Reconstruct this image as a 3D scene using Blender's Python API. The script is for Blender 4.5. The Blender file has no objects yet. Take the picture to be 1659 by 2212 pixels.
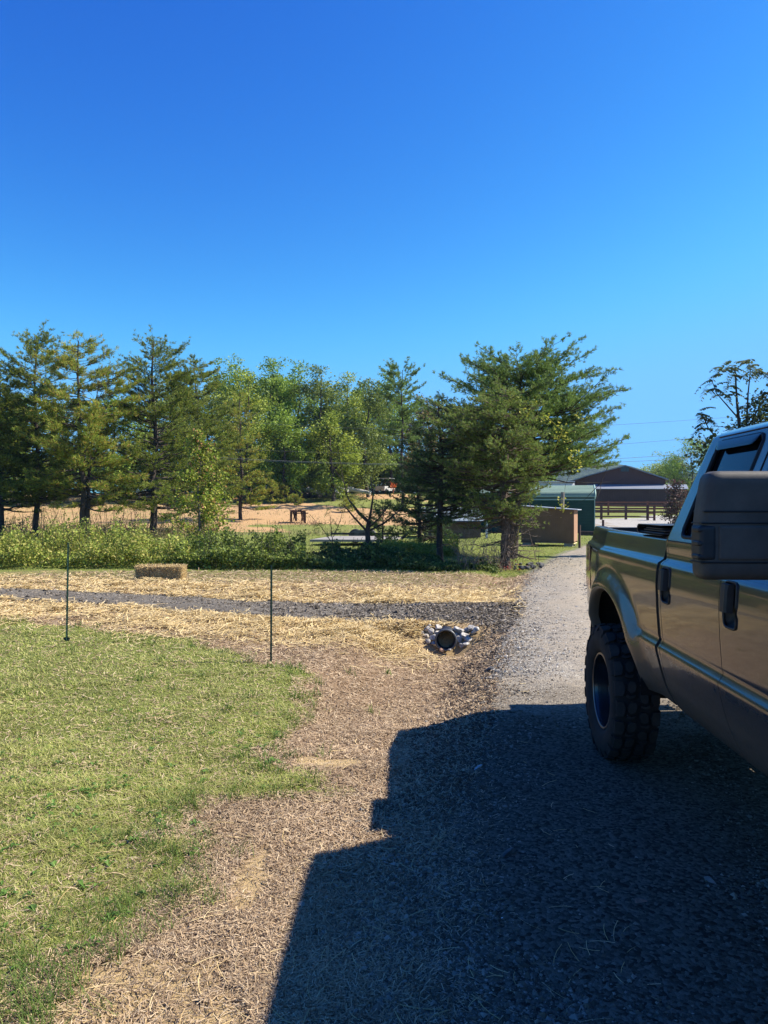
import bpy, bmesh, math, random
import numpy as np
from mathutils import Vector, Matrix
PI = math.pi
SC = bpy.context.scene
COL = SC.collection

# ------------------------------------------------------------------ camera, sky, sun
FPX, IW, IH = 1650.0, 1659.0, 2212.0      # focal length in photo pixels (photo seen at 1659 x 2212)
HOR = 1090.0
PITCH = math.atan((IH/2-HOR)/FPX)
CAMH = 1.80
cam = bpy.data.cameras.new('camera')
cam.sensor_fit = 'VERTICAL'; cam.sensor_height = 36.0
cam.lens = FPX/IH*36.0
cam.clip_start = 0.05; cam.clip_end = 4000
camo = bpy.data.objects.new('camera', cam); COL.objects.link(camo)
camo.location = (0, 0, CAMH); camo.rotation_euler = (PI/2-PITCH, 0, 0)
SC.camera = camo

SUN_EL, SUN_AZ = math.radians(44.6), math.radians(82.5)      # azimuth clockwise from +Y (view direction)
sdir = Vector((math.cos(SUN_EL)*math.sin(SUN_AZ), math.cos(SUN_EL)*math.cos(SUN_AZ), math.sin(SUN_EL)))
world = bpy.data.worlds.new('World'); SC.world = world; world.use_nodes = True
wn = world.node_tree
sky = wn.nodes.new('ShaderNodeTexSky'); sky.sky_type = 'NISHITA'; sky.sun_disc = False
sky.sun_elevation = SUN_EL; sky.sun_rotation = SUN_AZ
sky.altitude = 300; sky.air_density = 1.25; sky.dust_density = 0.25; sky.ozone_density = 3.2
wn.nodes['Background'].inputs['Strength'].default_value = 0.115
# deepen the clear autumn blue, channel by channel
sep_ = wn.nodes.new('ShaderNodeSeparateColor'); com_ = wn.nodes.new('ShaderNodeCombineColor'); wn.links.new(sky.outputs[0], sep_.inputs[0])
for i_, (gain, power) in enumerate(((1.22, 2.4), (1.19, 1.84), (.81, .96))):
    n1 = wn.nodes.new('ShaderNodeMath'); n1.operation = 'MULTIPLY'; n1.inputs[1].default_value = .115; wn.links.new(sep_.outputs[i_], n1.inputs[0])
    n0 = wn.nodes.new('ShaderNodeMath'); n0.operation = 'SMOOTH_MIN'; n0.inputs[1].default_value = (.35, .465, .70)[i_]; n0.inputs[2].default_value = .12; wn.links.new(n1.outputs[0], n0.inputs[0])
    n2 = wn.nodes.new('ShaderNodeMath'); n2.operation = 'POWER'; n2.inputs[1].default_value = power; wn.links.new(n0.outputs[0], n2.inputs[0])
    n3 = wn.nodes.new('ShaderNodeMath'); n3.operation = 'MULTIPLY'; n3.inputs[1].default_value = gain/.115; wn.links.new(n2.outputs[0], n3.inputs[0]); wn.links.new(n3.outputs[0], com_.inputs[i_])
wn.links.new(com_.outputs[0], wn.nodes['Background'].inputs['Color'])
sl = bpy.data.lights.new('sun', 'SUN'); sl.energy = 5.0; sl.angle = math.radians(0.55); sl.color = (1.0, 0.93, 0.80)
so = bpy.data.objects.new('sun', sl); COL.objects.link(so)
so.rotation_euler = sdir.to_track_quat('Z', 'Y').to_euler(); so.location = (30, 0, 40)
SC.view_settings.view_transform = 'Standard'; SC.view_settings.look = 'None'
SC.view_settings.gamma = 1.0; SC.view_settings.exposure = 1.05
SC.cycles.max_bounces = 6; SC.cycles.diffuse_bounces = 3; SC.cycles.glossy_bounces = 3
SC.cycles.transmission_bounces = 4; SC.cycles.transparent_max_bounces = 6; SC.cycles.volume_bounces = 0
SC.cycles.use_fast_gi = False

# ------------------------------------------------------------------ helpers
_cp, _sp = math.cos(PITCH), math.sin(PITCH)
def ray(px, py):
    a = (px-IW/2)/FPX; b = (IH/2-py)/FPX
    return np.array([a, _cp+b*_sp, -_sp+b*_cp])
def at(px, py, Y):
    """world point seen at photo pixel (px,py) at depth Y"""
    d = ray(px, py); return np.array([0, 0, CAMH])+d*(Y/d[1])
def onflat(px, py, z=0.0):
    d = ray(px, py); return np.array([0, 0, CAMH])+d*((z-CAMH)/d[2])
def XW(px, Y): return float(at(px, HOR, Y)[0])

def _h(ix, iy, s):
    with np.errstate(over='ignore'):
        n = (ix.astype(np.int64)*374761393+iy.astype(np.int64)*668265263+s*974711) & 0x7fffffff
        n = ((n ^ (n >> 13))*1274126177) & 0x7fffffff
        n = (n ^ (n >> 16)) & 0xffff
    return n/65535.0
def vn(x, y, s=0):
    x = np.asarray(x, float); y = np.asarray(y, float)
    ix, iy = np.floor(x), np.floor(y); fx, fy = x-ix, y-iy
    fx = fx*fx*(3-2*fx); fy = fy*fy*(3-2*fy)
    a, b, c, d = _h(ix, iy, s), _h(ix+1, iy, s), _h(ix, iy+1, s), _h(ix+1, iy+1, s)
    return (a*(1-fx)+b*fx)*(1-fy)+(c*(1-fx)+d*fx)*fy
def fbm(x, y, s=0, o=3):
    r = 0; w = .5
    for i in range(o):
        r = r+w*vn(np.asarray(x)*2**i, np.asarray(y)*2**i, s+i*17); w *= .5
    return r/(1-.5**o)
def sst(a, b, x):
    t = np.clip((np.asarray(x, float)-a)/(b-a), 0, 1); return t*t*(3-2*t)

def sdpoly(x, y, P):
    """signed distance to polygon, positive inside"""
    x = np.asarray(x, float); y = np.asarray(y, float)
    best = np.full(x.shape, 1e9); ins = np.zeros(x.shape, bool); n = len(P)
    for i in range(n):
        ax, ay = P[i]; bx, by = P[(i+1) % n]
        ex, ey = bx-ax, by-ay; L = ex*ex+ey*ey+1e-12
        t = np.clip(((x-ax)*ex+(y-ay)*ey)/L, 0, 1)
        best = np.minimum(best, np.hypot(x-ax-t*ex, y-ay-t*ey))
        c = ((ay > y) != (by > y)) & (x < (bx-ax)*(y-ay)/((by-ay) if by != ay else 1e-9)+ax)
        ins ^= c
    return np.where(ins, best, -best)

class MB:
    """collects vertices and faces; build() links them as ONE mesh object"""
    def __init__(self): self.V = []; self.F = []; self.S = []; self.M = []; self.n = 0
    def add(self, V, F, smooth=False, mi=0):
        V = np.asarray(V, float).reshape(-1, 3); F = np.asarray(F, np.int64)
        if len(F) == 0: return
        self.V.append(V); self.F.append(F+self.n); self.S.append(smooth); self.M.append(mi); self.n += len(V)
    def box(self, x0, x1, y0, y1, z0, z1, mi=0, R=None, o=(0, 0, 0)):
        V = np.array([[x, y, z] for x in (x0, x1) for y in (y0, y1) for z in (z0, z1)], float)
        if R is not None: V = V@np.array(R).T
        V = V+np.array(o)
        self.add(V, [[0, 1, 3, 2], [4, 6, 7, 5], [0, 4, 5, 1], [2, 3, 7, 6], [0, 2, 6, 4], [1, 5, 7, 3]], False, mi)
    def bar(self, a, b, w, h, mi=0):
        a = np.array(a, float); b = np.array(b, float); d = b-a; L = np.linalg.norm(d); d /= L
        up = np.array([0, 0, 1.]) if abs(d[2]) < .95 else np.array([1., 0, 0])
        s = np.cross(d, up); s /= np.linalg.norm(s); u = np.cross(s, d)
        V = [p+s*w/2*i+u*h/2*j for p in (a, b) for i in (-1, 1) for j in (-1, 1)]
        self.add(V, [[0, 1, 3, 2], [4, 6, 7, 5], [0, 4, 5, 1], [2, 3, 7, 6], [0, 2, 6, 4], [1, 5, 7, 3]], False, mi)
    def tube(self, P, R, seg=8, cap=True, mi=0, smooth=True, closed=False):
        P = np.asarray(P, float); n = len(P); R = np.broadcast_to(np.asarray(R, float), (n,))
        T = np.gradient(P, axis=0) if n > 1 else P
        if closed: T = np.roll(P, -1, 0)-np.roll(P, 1, 0)
        T = T/(np.linalg.norm(T, axis=1, keepdims=True)+1e-9)
        up = np.array([0, 0, 1.]) if abs(T[:, 2]).mean() < .8 else np.array([1., 0.1, 0])
        S = np.cross(T, up); S /= np.linalg.norm(S, axis=1, keepdims=True)+1e-9; U = np.cross(S, T)
        a = np.arange(seg)*2*PI/seg
        V = P[:, None]+R[:, None, None]*(np.cos(a)[None, :, None]*S[:, None]+np.sin(a)[None, :, None]*U[:, None])
        i = np.arange(n if closed else n-1)[:, None]*seg; j = np.arange(seg)[None]; k = (j+1) % seg
        i2 = (i+seg) % (n*seg)
        F = np.stack([i+j, i+k, i2+k, i2+j], -1).reshape(-1, 4)
        self.add(V, F, smooth, mi)
        if cap and not closed:
            for e in (0, n-1):
                idx = np.arange(1, seg-1)
                c = np.stack([np.zeros_like(idx), idx, idx+1], -1)
                if e == 0: c = c[:, ::-1]
                self.add(V[e], c, False, mi)
    def lathe(self, prof, seg=48, axis='z', c=(0, 0, 0), smooth=True, mi=0):
        """prof rows (radius, height)"""
        prof = np.asarray(prof, float); n = len(prof); a = np.arange(seg)*2*PI/seg
        V = np.stack([prof[:, None, 0]*np.cos(a), prof[:, None, 0]*np.sin(a), np.broadcast_to(prof[:, None, 1], (n, seg))], -1)
        if axis == 'x': V = V[..., [2, 0, 1]]
        i = np.arange(n-1)[:, None]*seg; j = np.arange(seg)[None]; k = (j+1) % seg
        self.add(V.reshape(-1, 3)+np.array(c), np.stack([i+j, i+k, i+seg+k, i+seg+j], -1).reshape(-1, 4), smooth, mi)
    def grid(self, V, smooth=True, mi=0, keep=None, flip=False):
        V = np.asarray(V, float); n, m = V.shape[:2]
        i = np.arange(n-1)[:, None]*m; j = np.arange(m-1)[None]
        F = np.stack([i+j, i+j+1, i+m+j+1, i+m+j], -1).reshape(-1, 4)
        if flip: F = F[:, ::-1]
        if keep is not None: F = F[keep.reshape(-1)]
        self.add(V.reshape(-1, 3), F, smooth, mi)
    def mesh(self, name):
        V = np.concatenate(self.V) if self.V else np.zeros((0, 3))
        me = bpy.data.meshes.new(name)
        me.vertices.add(len(V)); me.vertices.foreach_set('co', V.astype(np.float32).ravel())
        loops = np.concatenate([f.ravel() for f in self.F]).astype(np.int32)
        cnt = np.concatenate([np.full(len(f), f.shape[1]) for f in self.F])
        st = np.concatenate([[0], np.cumsum(cnt)[:-1]]).astype(np.int32)
        me.loops.add(len(loops)); me.loops.foreach_set('vertex_index', loops)
        me.polygons.add(len(cnt)); me.polygons.foreach_set('loop_start', st)
        me.polygons.foreach_set('use_smooth', np.concatenate([np.full(len(f), s) for f, s in zip(self.F, self.S)]))
        me.polygons.foreach_set('material_index', np.concatenate([np.full(len(f), s) for f, s in zip(self.F, self.M)]).astype(np.int32))
        me.update(calc_edges=True)
        return me
    def build(self, name, mats, parent=None):
        me = self.mesh(name)
        for m in (mats if isinstance(mats, (list, tuple)) else [mats]): me.materials.append(m)
        o = bpy.data.objects.new(name, me); COL.objects.link(o)
        if parent: o.parent = parent
        return o
def tag(o, label=None, cat=None, group=None, kind=None):
    if label: o['label'] = label
    if cat: o['category'] = cat
    if group: o['group'] = group
    if kind: o['kind'] = kind
    return o
def empty(name, loc=(0, 0, 0), rz=0, label=None, cat=None, group=None):
    o = bpy.data.objects.new(name, None); COL.objects.link(o)
    o.location = loc; o.rotation_euler = (0, 0, rz); o.empty_display_size = .1
    return tag(o, label, cat, group)
def copy_thing(src, loc, rz=0, scale=None, label=None):
    r = src.copy(); COL.objects.link(r); r.location = loc; r.rotation_euler = (0, 0, rz)
    if scale is not None: r.scale = scale if hasattr(scale, '__len__') else (scale,)*3
    if label: r['label'] = label
    for ch in list(src.children):
        c = ch.copy(); COL.objects.link(c); c.parent = r
        for g in list(ch.children):
            d = g.copy(); COL.objects.link(d); d.parent = c
    return r

# ------------------------------------------------------------------ materials
def C4(c): return (c[0], c[1], c[2], 1.0)
class NT:
    def __init__(self, name):
        self.m = bpy.data.materials.new(name); self.m.use_nodes = True
        self.t = self.m.node_tree; self.p = self.t.nodes['Principled BSDF']; self.out = self.t.nodes['Material Output']
    def n(self, typ, **kw):
        x = self.t.nodes.new(typ)
        for k, v in kw.items():
            if k.startswith('i_'): x.inputs[k[2:].replace('_', ' ')].default_value = v
            else: setattr(x, k, v)
        return x
    def l(self, a, b): self.t.links.new(a, b)
    def noise(self, scale, detail=4, rough=.6, coord='Object', dist=0, vec=None):
        x = self.n('ShaderNodeTexNoise'); x.inputs['Scale'].default_value = scale
        x.inputs['Detail'].default_value = detail; x.inputs['Roughness'].default_value = rough
        x.inputs['Distortion'].default_value = dist
        if vec is None:
            tc = self.n('ShaderNodeTexCoord'); vec = tc.outputs[coord]
        self.l(vec, x.inputs['Vector']); return x.outputs['Fac']
    def ramp(self, fac, stops, interp='LINEAR'):
        r = self.n('ShaderNodeValToRGB'); r.color_ramp.interpolation = interp
        e = r.color_ramp.elements
        while len(e) > 1: e.remove(e[-1])
        e[0].position = stops[0][0]; e[0].color = C4(stops[0][1])
        for p, c in stops[1:]:
            k = e.new(p); k.color = C4(c)
        self.l(fac, r.inputs[0]); return r.outputs[0]
    def mix(self, fac, a, b, mode='MIX'):
        x = self.n('ShaderNodeMix', data_type='RGBA', blend_type=mode)
        for s, v in ((x.inputs[0], fac), (x.inputs[6], a), (x.inputs[7], b)):
            if isinstance(v, (tuple, list)): s.default_value = C4(v)
            elif isinstance(v, (int, float)): s.default_value = v
            else: self.l(v, s)
        return x.outputs[2]
    def math(self, op, a, b=0.0, clamp=False):
        x = self.n('ShaderNodeMath', operation=op, use_clamp=clamp)
        for s, v in ((x.inputs[0], a), (x.inputs[1], b)):
            if isinstance(v, (int, float)): s.default_value = v
            else: self.l(v, s)
        return x.outputs[0]
    def bump(self, h, dist, strength=1.0):
        b = self.n('ShaderNodeBump'); b.inputs['Distance'].default_value = dist; b.inputs['Strength'].default_value = strength
        self.l(h, b.inputs['Height']); self.l(b.outputs[0], self.p.inputs['Normal']); return b
    def attr(self, name): return self.n('ShaderNodeAttribute', attribute_name=name).outputs['Fac']
    def rnd(self): return self.n('ShaderNodeNewGeometry').outputs['Random Per Island']
def mat(name, col, rough=.8, metal=0, var=.25, scale=6, bump=0, bscale=40, spec=.3, coat=0):
    k = NT(name); p = k.p
    if var:
        f = k.noise(scale, 5)
        c = k.ramp(f, [(.25, [v*(1-var) for v in col]), (.75, [min(1, v*(1+var)) for v in col])])
        k.l(c, p.inputs['Base Color'])
    else: p.inputs['Base Color'].default_value = C4(col)
    p.inputs['Roughness'].default_value = rough; p.inputs['Metallic'].default_value = metal
    p.inputs['Specular IOR Level'].default_value = spec; p.inputs['Coat Weight'].default_value = coat
    if bump: k.bump(k.noise(bscale, 4), bump)
    return k.m
def leafmat(name, cols, transl=.35, rough=.6, spec=.25, nscale=.5, namp=.5):
    """cols: list of colours picked per leaf, clumps made lighter and darker by a slow noise"""
    k = NT(name); p = k.p
    n = len(cols); f = k.rnd()
    c = k.ramp(f, [((i+.5)/n, q) for i, q in enumerate(cols)])
    nz = k.noise(nscale, 2)
    v = k.math('ADD', k.math('MULTIPLY', nz, namp*2), 1-namp)
    hsv = k.n('ShaderNodeHueSaturation'); k.l(c, hsv.inputs['Color']); k.l(v, hsv.inputs['Value'])
    k.l(hsv.outputs[0], p.inputs['Base Color']); p.inputs['Roughness'].default_value = rough
    p.inputs['Specular IOR Level'].default_value = spec
    if transl:
        t = k.n('ShaderNodeBsdfTranslucent'); k.l(hsv.outputs[0], t.inputs['Color'])
        mx = k.n('ShaderNodeMixShader'); mx.inputs[0].default_value = transl
        k.l(p.outputs[0], mx.inputs[1]); k.l(t.outputs[0], mx.inputs[2]); k.l(mx.outputs[0], k.out.inputs['Surface'])
    return k.m

# ------------------------------------------------------------------ terrain height
RE = np.array([(-1.6, -60), (-.6, -6), (-.2, 1), (.08, 2.65), (.39, 4.3), (.81, 6.3), (1.37, 9), (1.9, 11.5), (2.4, 14.1),
               (4.0, 20.5), (6.6, 28), (9.6, 35), (12.3, 42), (14.2, 50), (15.5, 60)], float)   # left edge of the gravel road
def roadx(y): return np.interp(y, RE[:, 1], RE[:, 0])
def base(x, y):
    x = np.asarray(x, float); y = np.asarray(y, float)
    left = 3.3*sst(48, 97, y)
    right = .64*sst(48, 70, y)+1.2*sst(66, 130, y)
    s = sst(.02, .14, x/np.maximum(y, 1))
    z = left*(1-s)+right*s
    z = z+sst(100, 400, y)*2.0
    return z
def G(x, y):
    x = np.asarray(x, float); y = np.asarray(y, float)
    z = base(x, y)
    e = x-roadx(y)
    dep = (.02+.27*sst(4.6, 8.6, y))*(1-sst(10.9, 11.5, y))
    prof = np.where(e > -.85, sst(.12, -.75, e), 1-sst(-1.0, -2.3, e))
    z = z-dep*prof
    e2 = .14*sst(13.8, 14.6, y)*(1-sst(19, 24, y))
    z = z-e2*np.exp(-((e+.7)/.5)**2)
    z = z+.05*sst(-2.2, -4.5, e)*(y < 30)                                     # lawn stands a little above the road
    z = z-.16*np.exp(-((x-.93)/.30)**2)*np.exp(-((y-10.95)/.35)**2)           # scour hole at the pipe mouth
    z = z+(fbm(x*1.7, y*1.7, 3)-.5)*.05*(np.abs(e+1.5) < 30)+(fbm(x*.25, y*.25, 5)-.5)*.10*sst(.5, 3, np.abs(e))
    far = sst(45, 60, y)
    z = z+far*(fbm(x*.06, y*.06, 9)-.5)*.7*(1-sst(.05, .12, x/np.maximum(y, 1)))
    return z
# drive crossing in front, from the left to the road
DF = [onflat(x, y) for x, y in [(-900, 1240), (-300, 1262), (0, 1278), (300, 1293), (585, 1305), (800, 1305), (1000, 1303), (1080, 1301), (1135, 1297)]]
DN = [onflat(x, y) for x, y in [(-900, 1262), (-300, 1287), (0, 1305), (300, 1322), (585, 1340), (800, 1344), (1000, 1346), (1060, 1350), (1110, 1362)]]
DRV = [(p[0], p[1]) for p in DF]+[(p[0], p[1]) for p in DN[::-1]]
LAWN = [tuple(onflat(x, y)[:2]) for x, y in [(-900, 1325), (0, 1342), (150, 1356), (330, 1376), (480, 1405), (585, 1432), (650, 1458), (685, 1500),
        (660, 1545), (610, 1580), (585, 1620), (610, 1655), (690, 1683), (750, 1703), (690, 1712), (600, 1708), (480, 1726), (455, 1770),
        (425, 1810), (440, 1860), (420, 1920), (330, 1965), (300, 2000), (180, 2060), (110, 2110), (20, 2212), (-100, 2600)]]+[(-3, -2), (-40, -2), (-40, 12)]
LOT = [tuple(onflat(x, y, z)[:2]) for x, y, z in [(1262, 1172, 0), (1300, 1148, .15), (1284, 1128, .5), (1240, 1120, .6), (1460, 1119, .6), (1700, 1120, .6), (1700, 1180, 0)]]
def road_hw(y): return np.interp(y, [-60, 10, 22, 30, 42, 60], [5.2, 5.2, 4.6, 4.0, 3.6, 3.6])
def inroad(x, y):
    e = np.asarray(x)-roadx(y); return np.minimum(e, road_hw(y)-e)
def indrive(x, y): return sdpoly(x, y, DRV)
def inlawn(x, y):
    d = sdpoly(x, y, LAWN); return d+(fbm(np.asarray(x)*2.2, np.asarray(y)*2.2, 31)-.5)*.7
def gz(x, y): return float(G(np.array([x]), np.array([y]))[0])

CLAY = [(-.92, 2.78, .30, .26), (-.70, 2.6, .22, .2), (-.64, 3.68, .07, .36), (-.42, 5.45, .22, .14), (-1.5, 2.6, .2, .12)]
def clayd(x, y):
    d = -9+0*np.asarray(x, float)
    for a, b, c, e in CLAY: d = np.maximum(d, 1-np.hypot((x-a)/c, (y-b)/e))
    return d+(fbm(np.asarray(x)*9, np.asarray(y)*9, 301)-.5)*1.0
# ------------------------------------------------------------------ ground sheet
def gridlines(segs):
    out = []
    for a, b, st in segs: out.append(np.arange(a, b, st))
    out.append([segs[-1][1]]); return np.concatenate(out)
gx = gridlines([(-2400, -400, 200), (-400, -80, 20), (-80, -24, 4), (-24, -10, .5), (-10, -7, .15), (-7, 4, .055), (4, 8, .2), (8, 30, .8), (30, 90, 4), (90, 400, 20), (400, 2400, 200)])
gy = gridlines([(-200, -10, 10), (-10, 2, .8), (2, 8, .055), (8, 15, .08), (15, 24, .16), (24, 60, .6), (60, 130, 1.5), (130, 400, 15), (400, 2400, 200)])
X, Y = np.meshgrid(gx, gy)
ir = inroad(X, Y); idr = indrive(X, Y)
Z = G(X, Y)
Z = Z-.05*sst(.03, .2, ir)-.035*sst(.03, .2, idr)*(ir < .15)
lot = sdpoly(X, Y, LOT); Z = Z-.05*sst(.1, 1.0, lot)
mb = MB(); mb.grid(np.stack([X, Y, Z], -1))
k = NT('ground_mat')
A = {}
lw = inlawn(X, Y)
e = X-roadx(Y)
near = (Y < 21)
A['green'] = np.where(near, sst(-.12, .12, lw), 0.0)
# strip of half green grass beyond the drive by the brush; the far meadow; the lawn round the shed
A['green'] = np.maximum(A['green'], np.where(near & (Y > 14), .55*sst(16, 18.5, Y)*sst(4, -3, X), 0))
fg = np.where(Y >= 20, .95, 0)
A['green'] = np.maximum(A['green'], fg)
dmin = np.maximum(-idr, 0)
straw = np.exp(-(dmin/np.where(Y > 13, 1.5, 1.05))**2)*(Y < 21)*(e < .1)
A['straw'] = np.clip(straw*(.6+.8*fbm(X*1.1, Y*1.1, 41)), 0, 1)*(1-.6*A['green']*(Y < 12))
fm = (Y > 42)*(1-sst(.03, .09, X/np.maximum(Y, 1)))
px_ = X/np.maximum(Y, 1)*FPX+IW/2
sand = sst(.42, .58, fbm(X*.09+3, Y*.12, 51)+.28*np.exp(-((Y-66)/9)**2)+.12*(px_ < 450)-.25*np.exp(-((Y-50)/6)**2)*(px_ > 500))
sand2 = sst(.36, .5, fbm(X*.11+3, Y*.16, 51)+.30*np.exp(-((Y-64)/8)**2)-.26*sst(71, 78, Y)-.34*(1-sst(46, 56, Y)))
A['sand'] = fm*np.where(px_ > 470, sand2, sand*.62)*sst(44, 50, Y)
A['clay'] = sst(-.25, .25, clayd(X, Y))*near
A['gravel'] = sst(-.45, .15, e+.5*(fbm(X*3, Y*3, 61)-.5))*(Y < 60)*(inroad(X, Y) > -1)
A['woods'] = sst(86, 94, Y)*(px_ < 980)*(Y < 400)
go = mb.build('ground', k.m); tag(go, kind='structure')
for nm, v in A.items():
    at_ = go.data.attributes.new(nm, 'FLOAT', 'POINT'); at_.data.foreach_set('value', np.ascontiguousarray(v, dtype=np.float32).ravel())
fine = k.noise(95, 4, .7); mid = k.noise(9, 5, .65); big = k.noise(.8, 4, .6)
straws = k.n('ShaderNodeTexNoise'); mp = k.n('ShaderNodeMapping'); tc = k.n('ShaderNodeTexCoord')
k.l(tc.outputs['Object'], mp.inputs[0]); mp.inputs['Scale'].default_value = (14, 60, 30); mp.inputs['Rotation'].default_value = (0, 0, .5)
k.l(mp.outputs[0], straws.inputs['Vector']); straws.inputs['Scale'].default_value = 1.6; straws.inputs['Detail'].default_value = 5
brown = k.mix(straws.outputs['Fac'], (.13, .08, .048), (.40, .285, .18))
brown = k.mix(k.math('MULTIPLY', fine, .5), brown, (.30, .21, .13))
brown = k.mix(k.ramp(mid, [(.35, (0, 0, 0)), (.65, (1, 1, 1))]), brown, k.mix(.5, brown, (.24, .155, .095)))
dry = k.mix(straws.outputs['Fac'], (.20, .12, .055), (.62, .47, .25))
grn = k.mix(fine, (.08, .10, .022), (.28, .31, .08))
grn2 = k.mix(mid, (.11, .125, .035), (.20, .19, .075))
green = k.mix(k.ramp(big, [(.35, (0, 0, 0)), (.65, (1, 1, 1))]), grn, k.mix(.5, grn, grn2))
sandc = k.mix(mid, (.45, .25, .125), (.57, .355, .195)); sandc = k.mix(k.ramp(fine, [(.5, (0, 0, 0)), (.62, (1, 1, 1))]), sandc, (.22, .19, .08))
grv = k.mix(fine, (.09, .08, .075), (.30, .275, .25))
c = k.mix(k.attr('green'), brown, green)
c = k.mix(k.attr('straw'), c, dry)
c = k.mix(k.attr('gravel'), c, grv)
c = k.mix(k.attr('clay'), c, k.mix(fine, (.36, .25, .12), (.60, .44, .23)))
nz_ = k.noise(1.1, 6, .75)
sm_ = k.ramp(k.math('ADD', k.attr('sand'), k.math('MULTIPLY', k.math('SUBTRACT', nz_, .5), 1.5)), [(.38, (0, 0, 0)), (.62, (1, 1, 1))])
c = k.mix(k.math('MULTIPLY', sm_, k.math('GREATER_THAN', k.attr('sand'), .02)), c, sandc)
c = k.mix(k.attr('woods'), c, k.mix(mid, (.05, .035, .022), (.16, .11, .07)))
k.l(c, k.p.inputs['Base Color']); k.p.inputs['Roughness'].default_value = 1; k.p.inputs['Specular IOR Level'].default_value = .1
k.bump(k.math('ADD', k.math('MULTIPLY', straws.outputs['Fac'], .6), fine), .03, .8)

# ------------------------------------------------------------------ gravel road, drive and lot
def gravel_mat(name, lo, hi, tint, near=False):
    k = NT(name)
    v = k.n('ShaderNodeTexVoronoi', feature='F1'); tc = k.n('ShaderNodeTexCoord'); k.l(tc.outputs['Object'], v.inputs['Vector']); v.inputs['Scale'].default_value = 55
    v2 = k.n('ShaderNodeTexVoronoi', feature='F1'); k.l(tc.outputs['Object'], v2.inputs['Vector']); v2.inputs['Scale'].default_value = 130
    sep = k.n('ShaderNodeSeparateColor'); k.l(v.outputs['Color'], sep.inputs[0])
    sep2 = k.n('ShaderNodeSeparateColor'); k.l(v2.outputs['Color'], sep2.inputs[0])
    big = k.noise(.9, 5, .65); mid = k.noise(7, 4)
    st = k.mix(sep.outputs[0], lo, hi); dust = k.mix(sep2.outputs[0], [a*.8 for a in tint], tint)
    f = k.ramp(k.math('ADD', k.math('MULTIPLY', big, .6), k.math('MULTIPLY', mid, .4)), [(.42, (0, 0, 0)), (.58, (1, 1, 1))])
    c = k.mix(k.math('MULTIPLY', f, .75), st, dust)
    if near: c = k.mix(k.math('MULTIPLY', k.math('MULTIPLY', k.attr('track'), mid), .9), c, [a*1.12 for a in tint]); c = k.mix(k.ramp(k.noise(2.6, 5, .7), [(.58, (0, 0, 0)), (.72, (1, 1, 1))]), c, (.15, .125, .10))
    if near:     # shade put into the stone colour, darkening this end of the road
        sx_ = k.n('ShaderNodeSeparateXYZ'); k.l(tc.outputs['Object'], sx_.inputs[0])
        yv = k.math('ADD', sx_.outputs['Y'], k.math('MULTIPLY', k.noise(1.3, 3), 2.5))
        shade_fac = k.ramp(k.math('MULTIPLY', yv, .1), [(.72, (1, 1, 1)), (.92, (0, 0, 0))])
        c = k.mix(shade_fac, c, k.mix(sep.outputs[0], (.045, .037, .027), (.18, .15, .115)))
    k.l(c, k.p.inputs['Base Color']); k.p.inputs['Roughness'].default_value = .95; k.p.inputs['Specular IOR Level'].default_value = .03
    k.bump(k.math('ADD', k.math('MULTIPLY', v.outputs['Distance'], -1), k.math('MULTIPLY', v2.outputs['Distance'], -.5)), .012, .9)
    return k.m
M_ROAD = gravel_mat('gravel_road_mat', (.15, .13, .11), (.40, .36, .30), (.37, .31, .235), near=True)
M_DRIVE = gravel_mat('dark_gravel_mat', (.06, .053, .045), (.27, .245, .21), (.14, .12, .098))
ys = np.concatenate([np.arange(-50, 0, 1.0), np.arange(0, 14, .06), np.arange(14, 62, .25)])
us = np.concatenate([[-.02, 0], np.linspace(.012, 1, 90)])
YY, UU = np.meshgrid(ys, us, indexing='ij')
wob = (fbm(YY*1.3, YY*0, 71)-.5)*.28*np.clip(1-UU, 0, 1)
XX = roadx(YY)+wob+UU*road_hw(YY)
ed = np.where(UU < 0, -.035, 0)-.02*(UU < .005)
crown = .012+.02*np.sin(np.clip(UU, 0, 1)*PI)
rut = -.018*(np.exp(-((UU-.33)/.07)**2)+np.exp(-((UU-.68)/.07)**2))
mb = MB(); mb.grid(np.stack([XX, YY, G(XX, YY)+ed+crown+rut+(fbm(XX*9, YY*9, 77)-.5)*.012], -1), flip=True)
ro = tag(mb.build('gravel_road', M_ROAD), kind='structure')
tr_ = ro.data.attributes.new('track', 'FLOAT', 'POINT'); tr_.data.foreach_set('value', (np.exp(-((UU-.30)/.10)**2)+np.exp(-((UU-.70)/.10)**2)).astype(np.float32).ravel())
# dark drive
n = 260; tt = np.linspace(0, 1, n)
def poly_at(P, t):
    P = np.array(P)[:, :2]; d = np.r_[0, np.cumsum(np.hypot(*np.diff(P, axis=0).T))]; d /= d[-1]
    return np.stack([np.interp(t, d, P[:, 0]), np.interp(t, d, P[:, 1])], -1)
a, b = poly_at(DF, tt), poly_at(DN, tt)
vs = np.linspace(0, 1, 24)[None, :, None]
wa = ((fbm(a[:, 0]*1.6, a[:, 0]*0, 81)-.5)*.35)[:, None]*np.array([[0, 1]]); wb = ((fbm(b[:, 0]*1.6, b[:, 0]*0+5, 83)-.5)*.35)[:, None]*np.array([[0, 1]])
Pd = (a+wa)[:, None]*(1-vs)+(b+wb)[:, None]*vs
vv = np.broadcast_to(vs[..., 0], Pd.shape[:2])
tp_ = (1-sst(.90, .985, tt))[:, None]
zz = G(Pd[..., 0], Pd[..., 1])-.02*(1-tp_)+(.014+.045*np.sin(vv*PI))*tp_-.03*((vv < .01) | (vv > .99))+(fbm(Pd[..., 0]*8, Pd[..., 1]*8, 85)-.5)*.02
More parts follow.
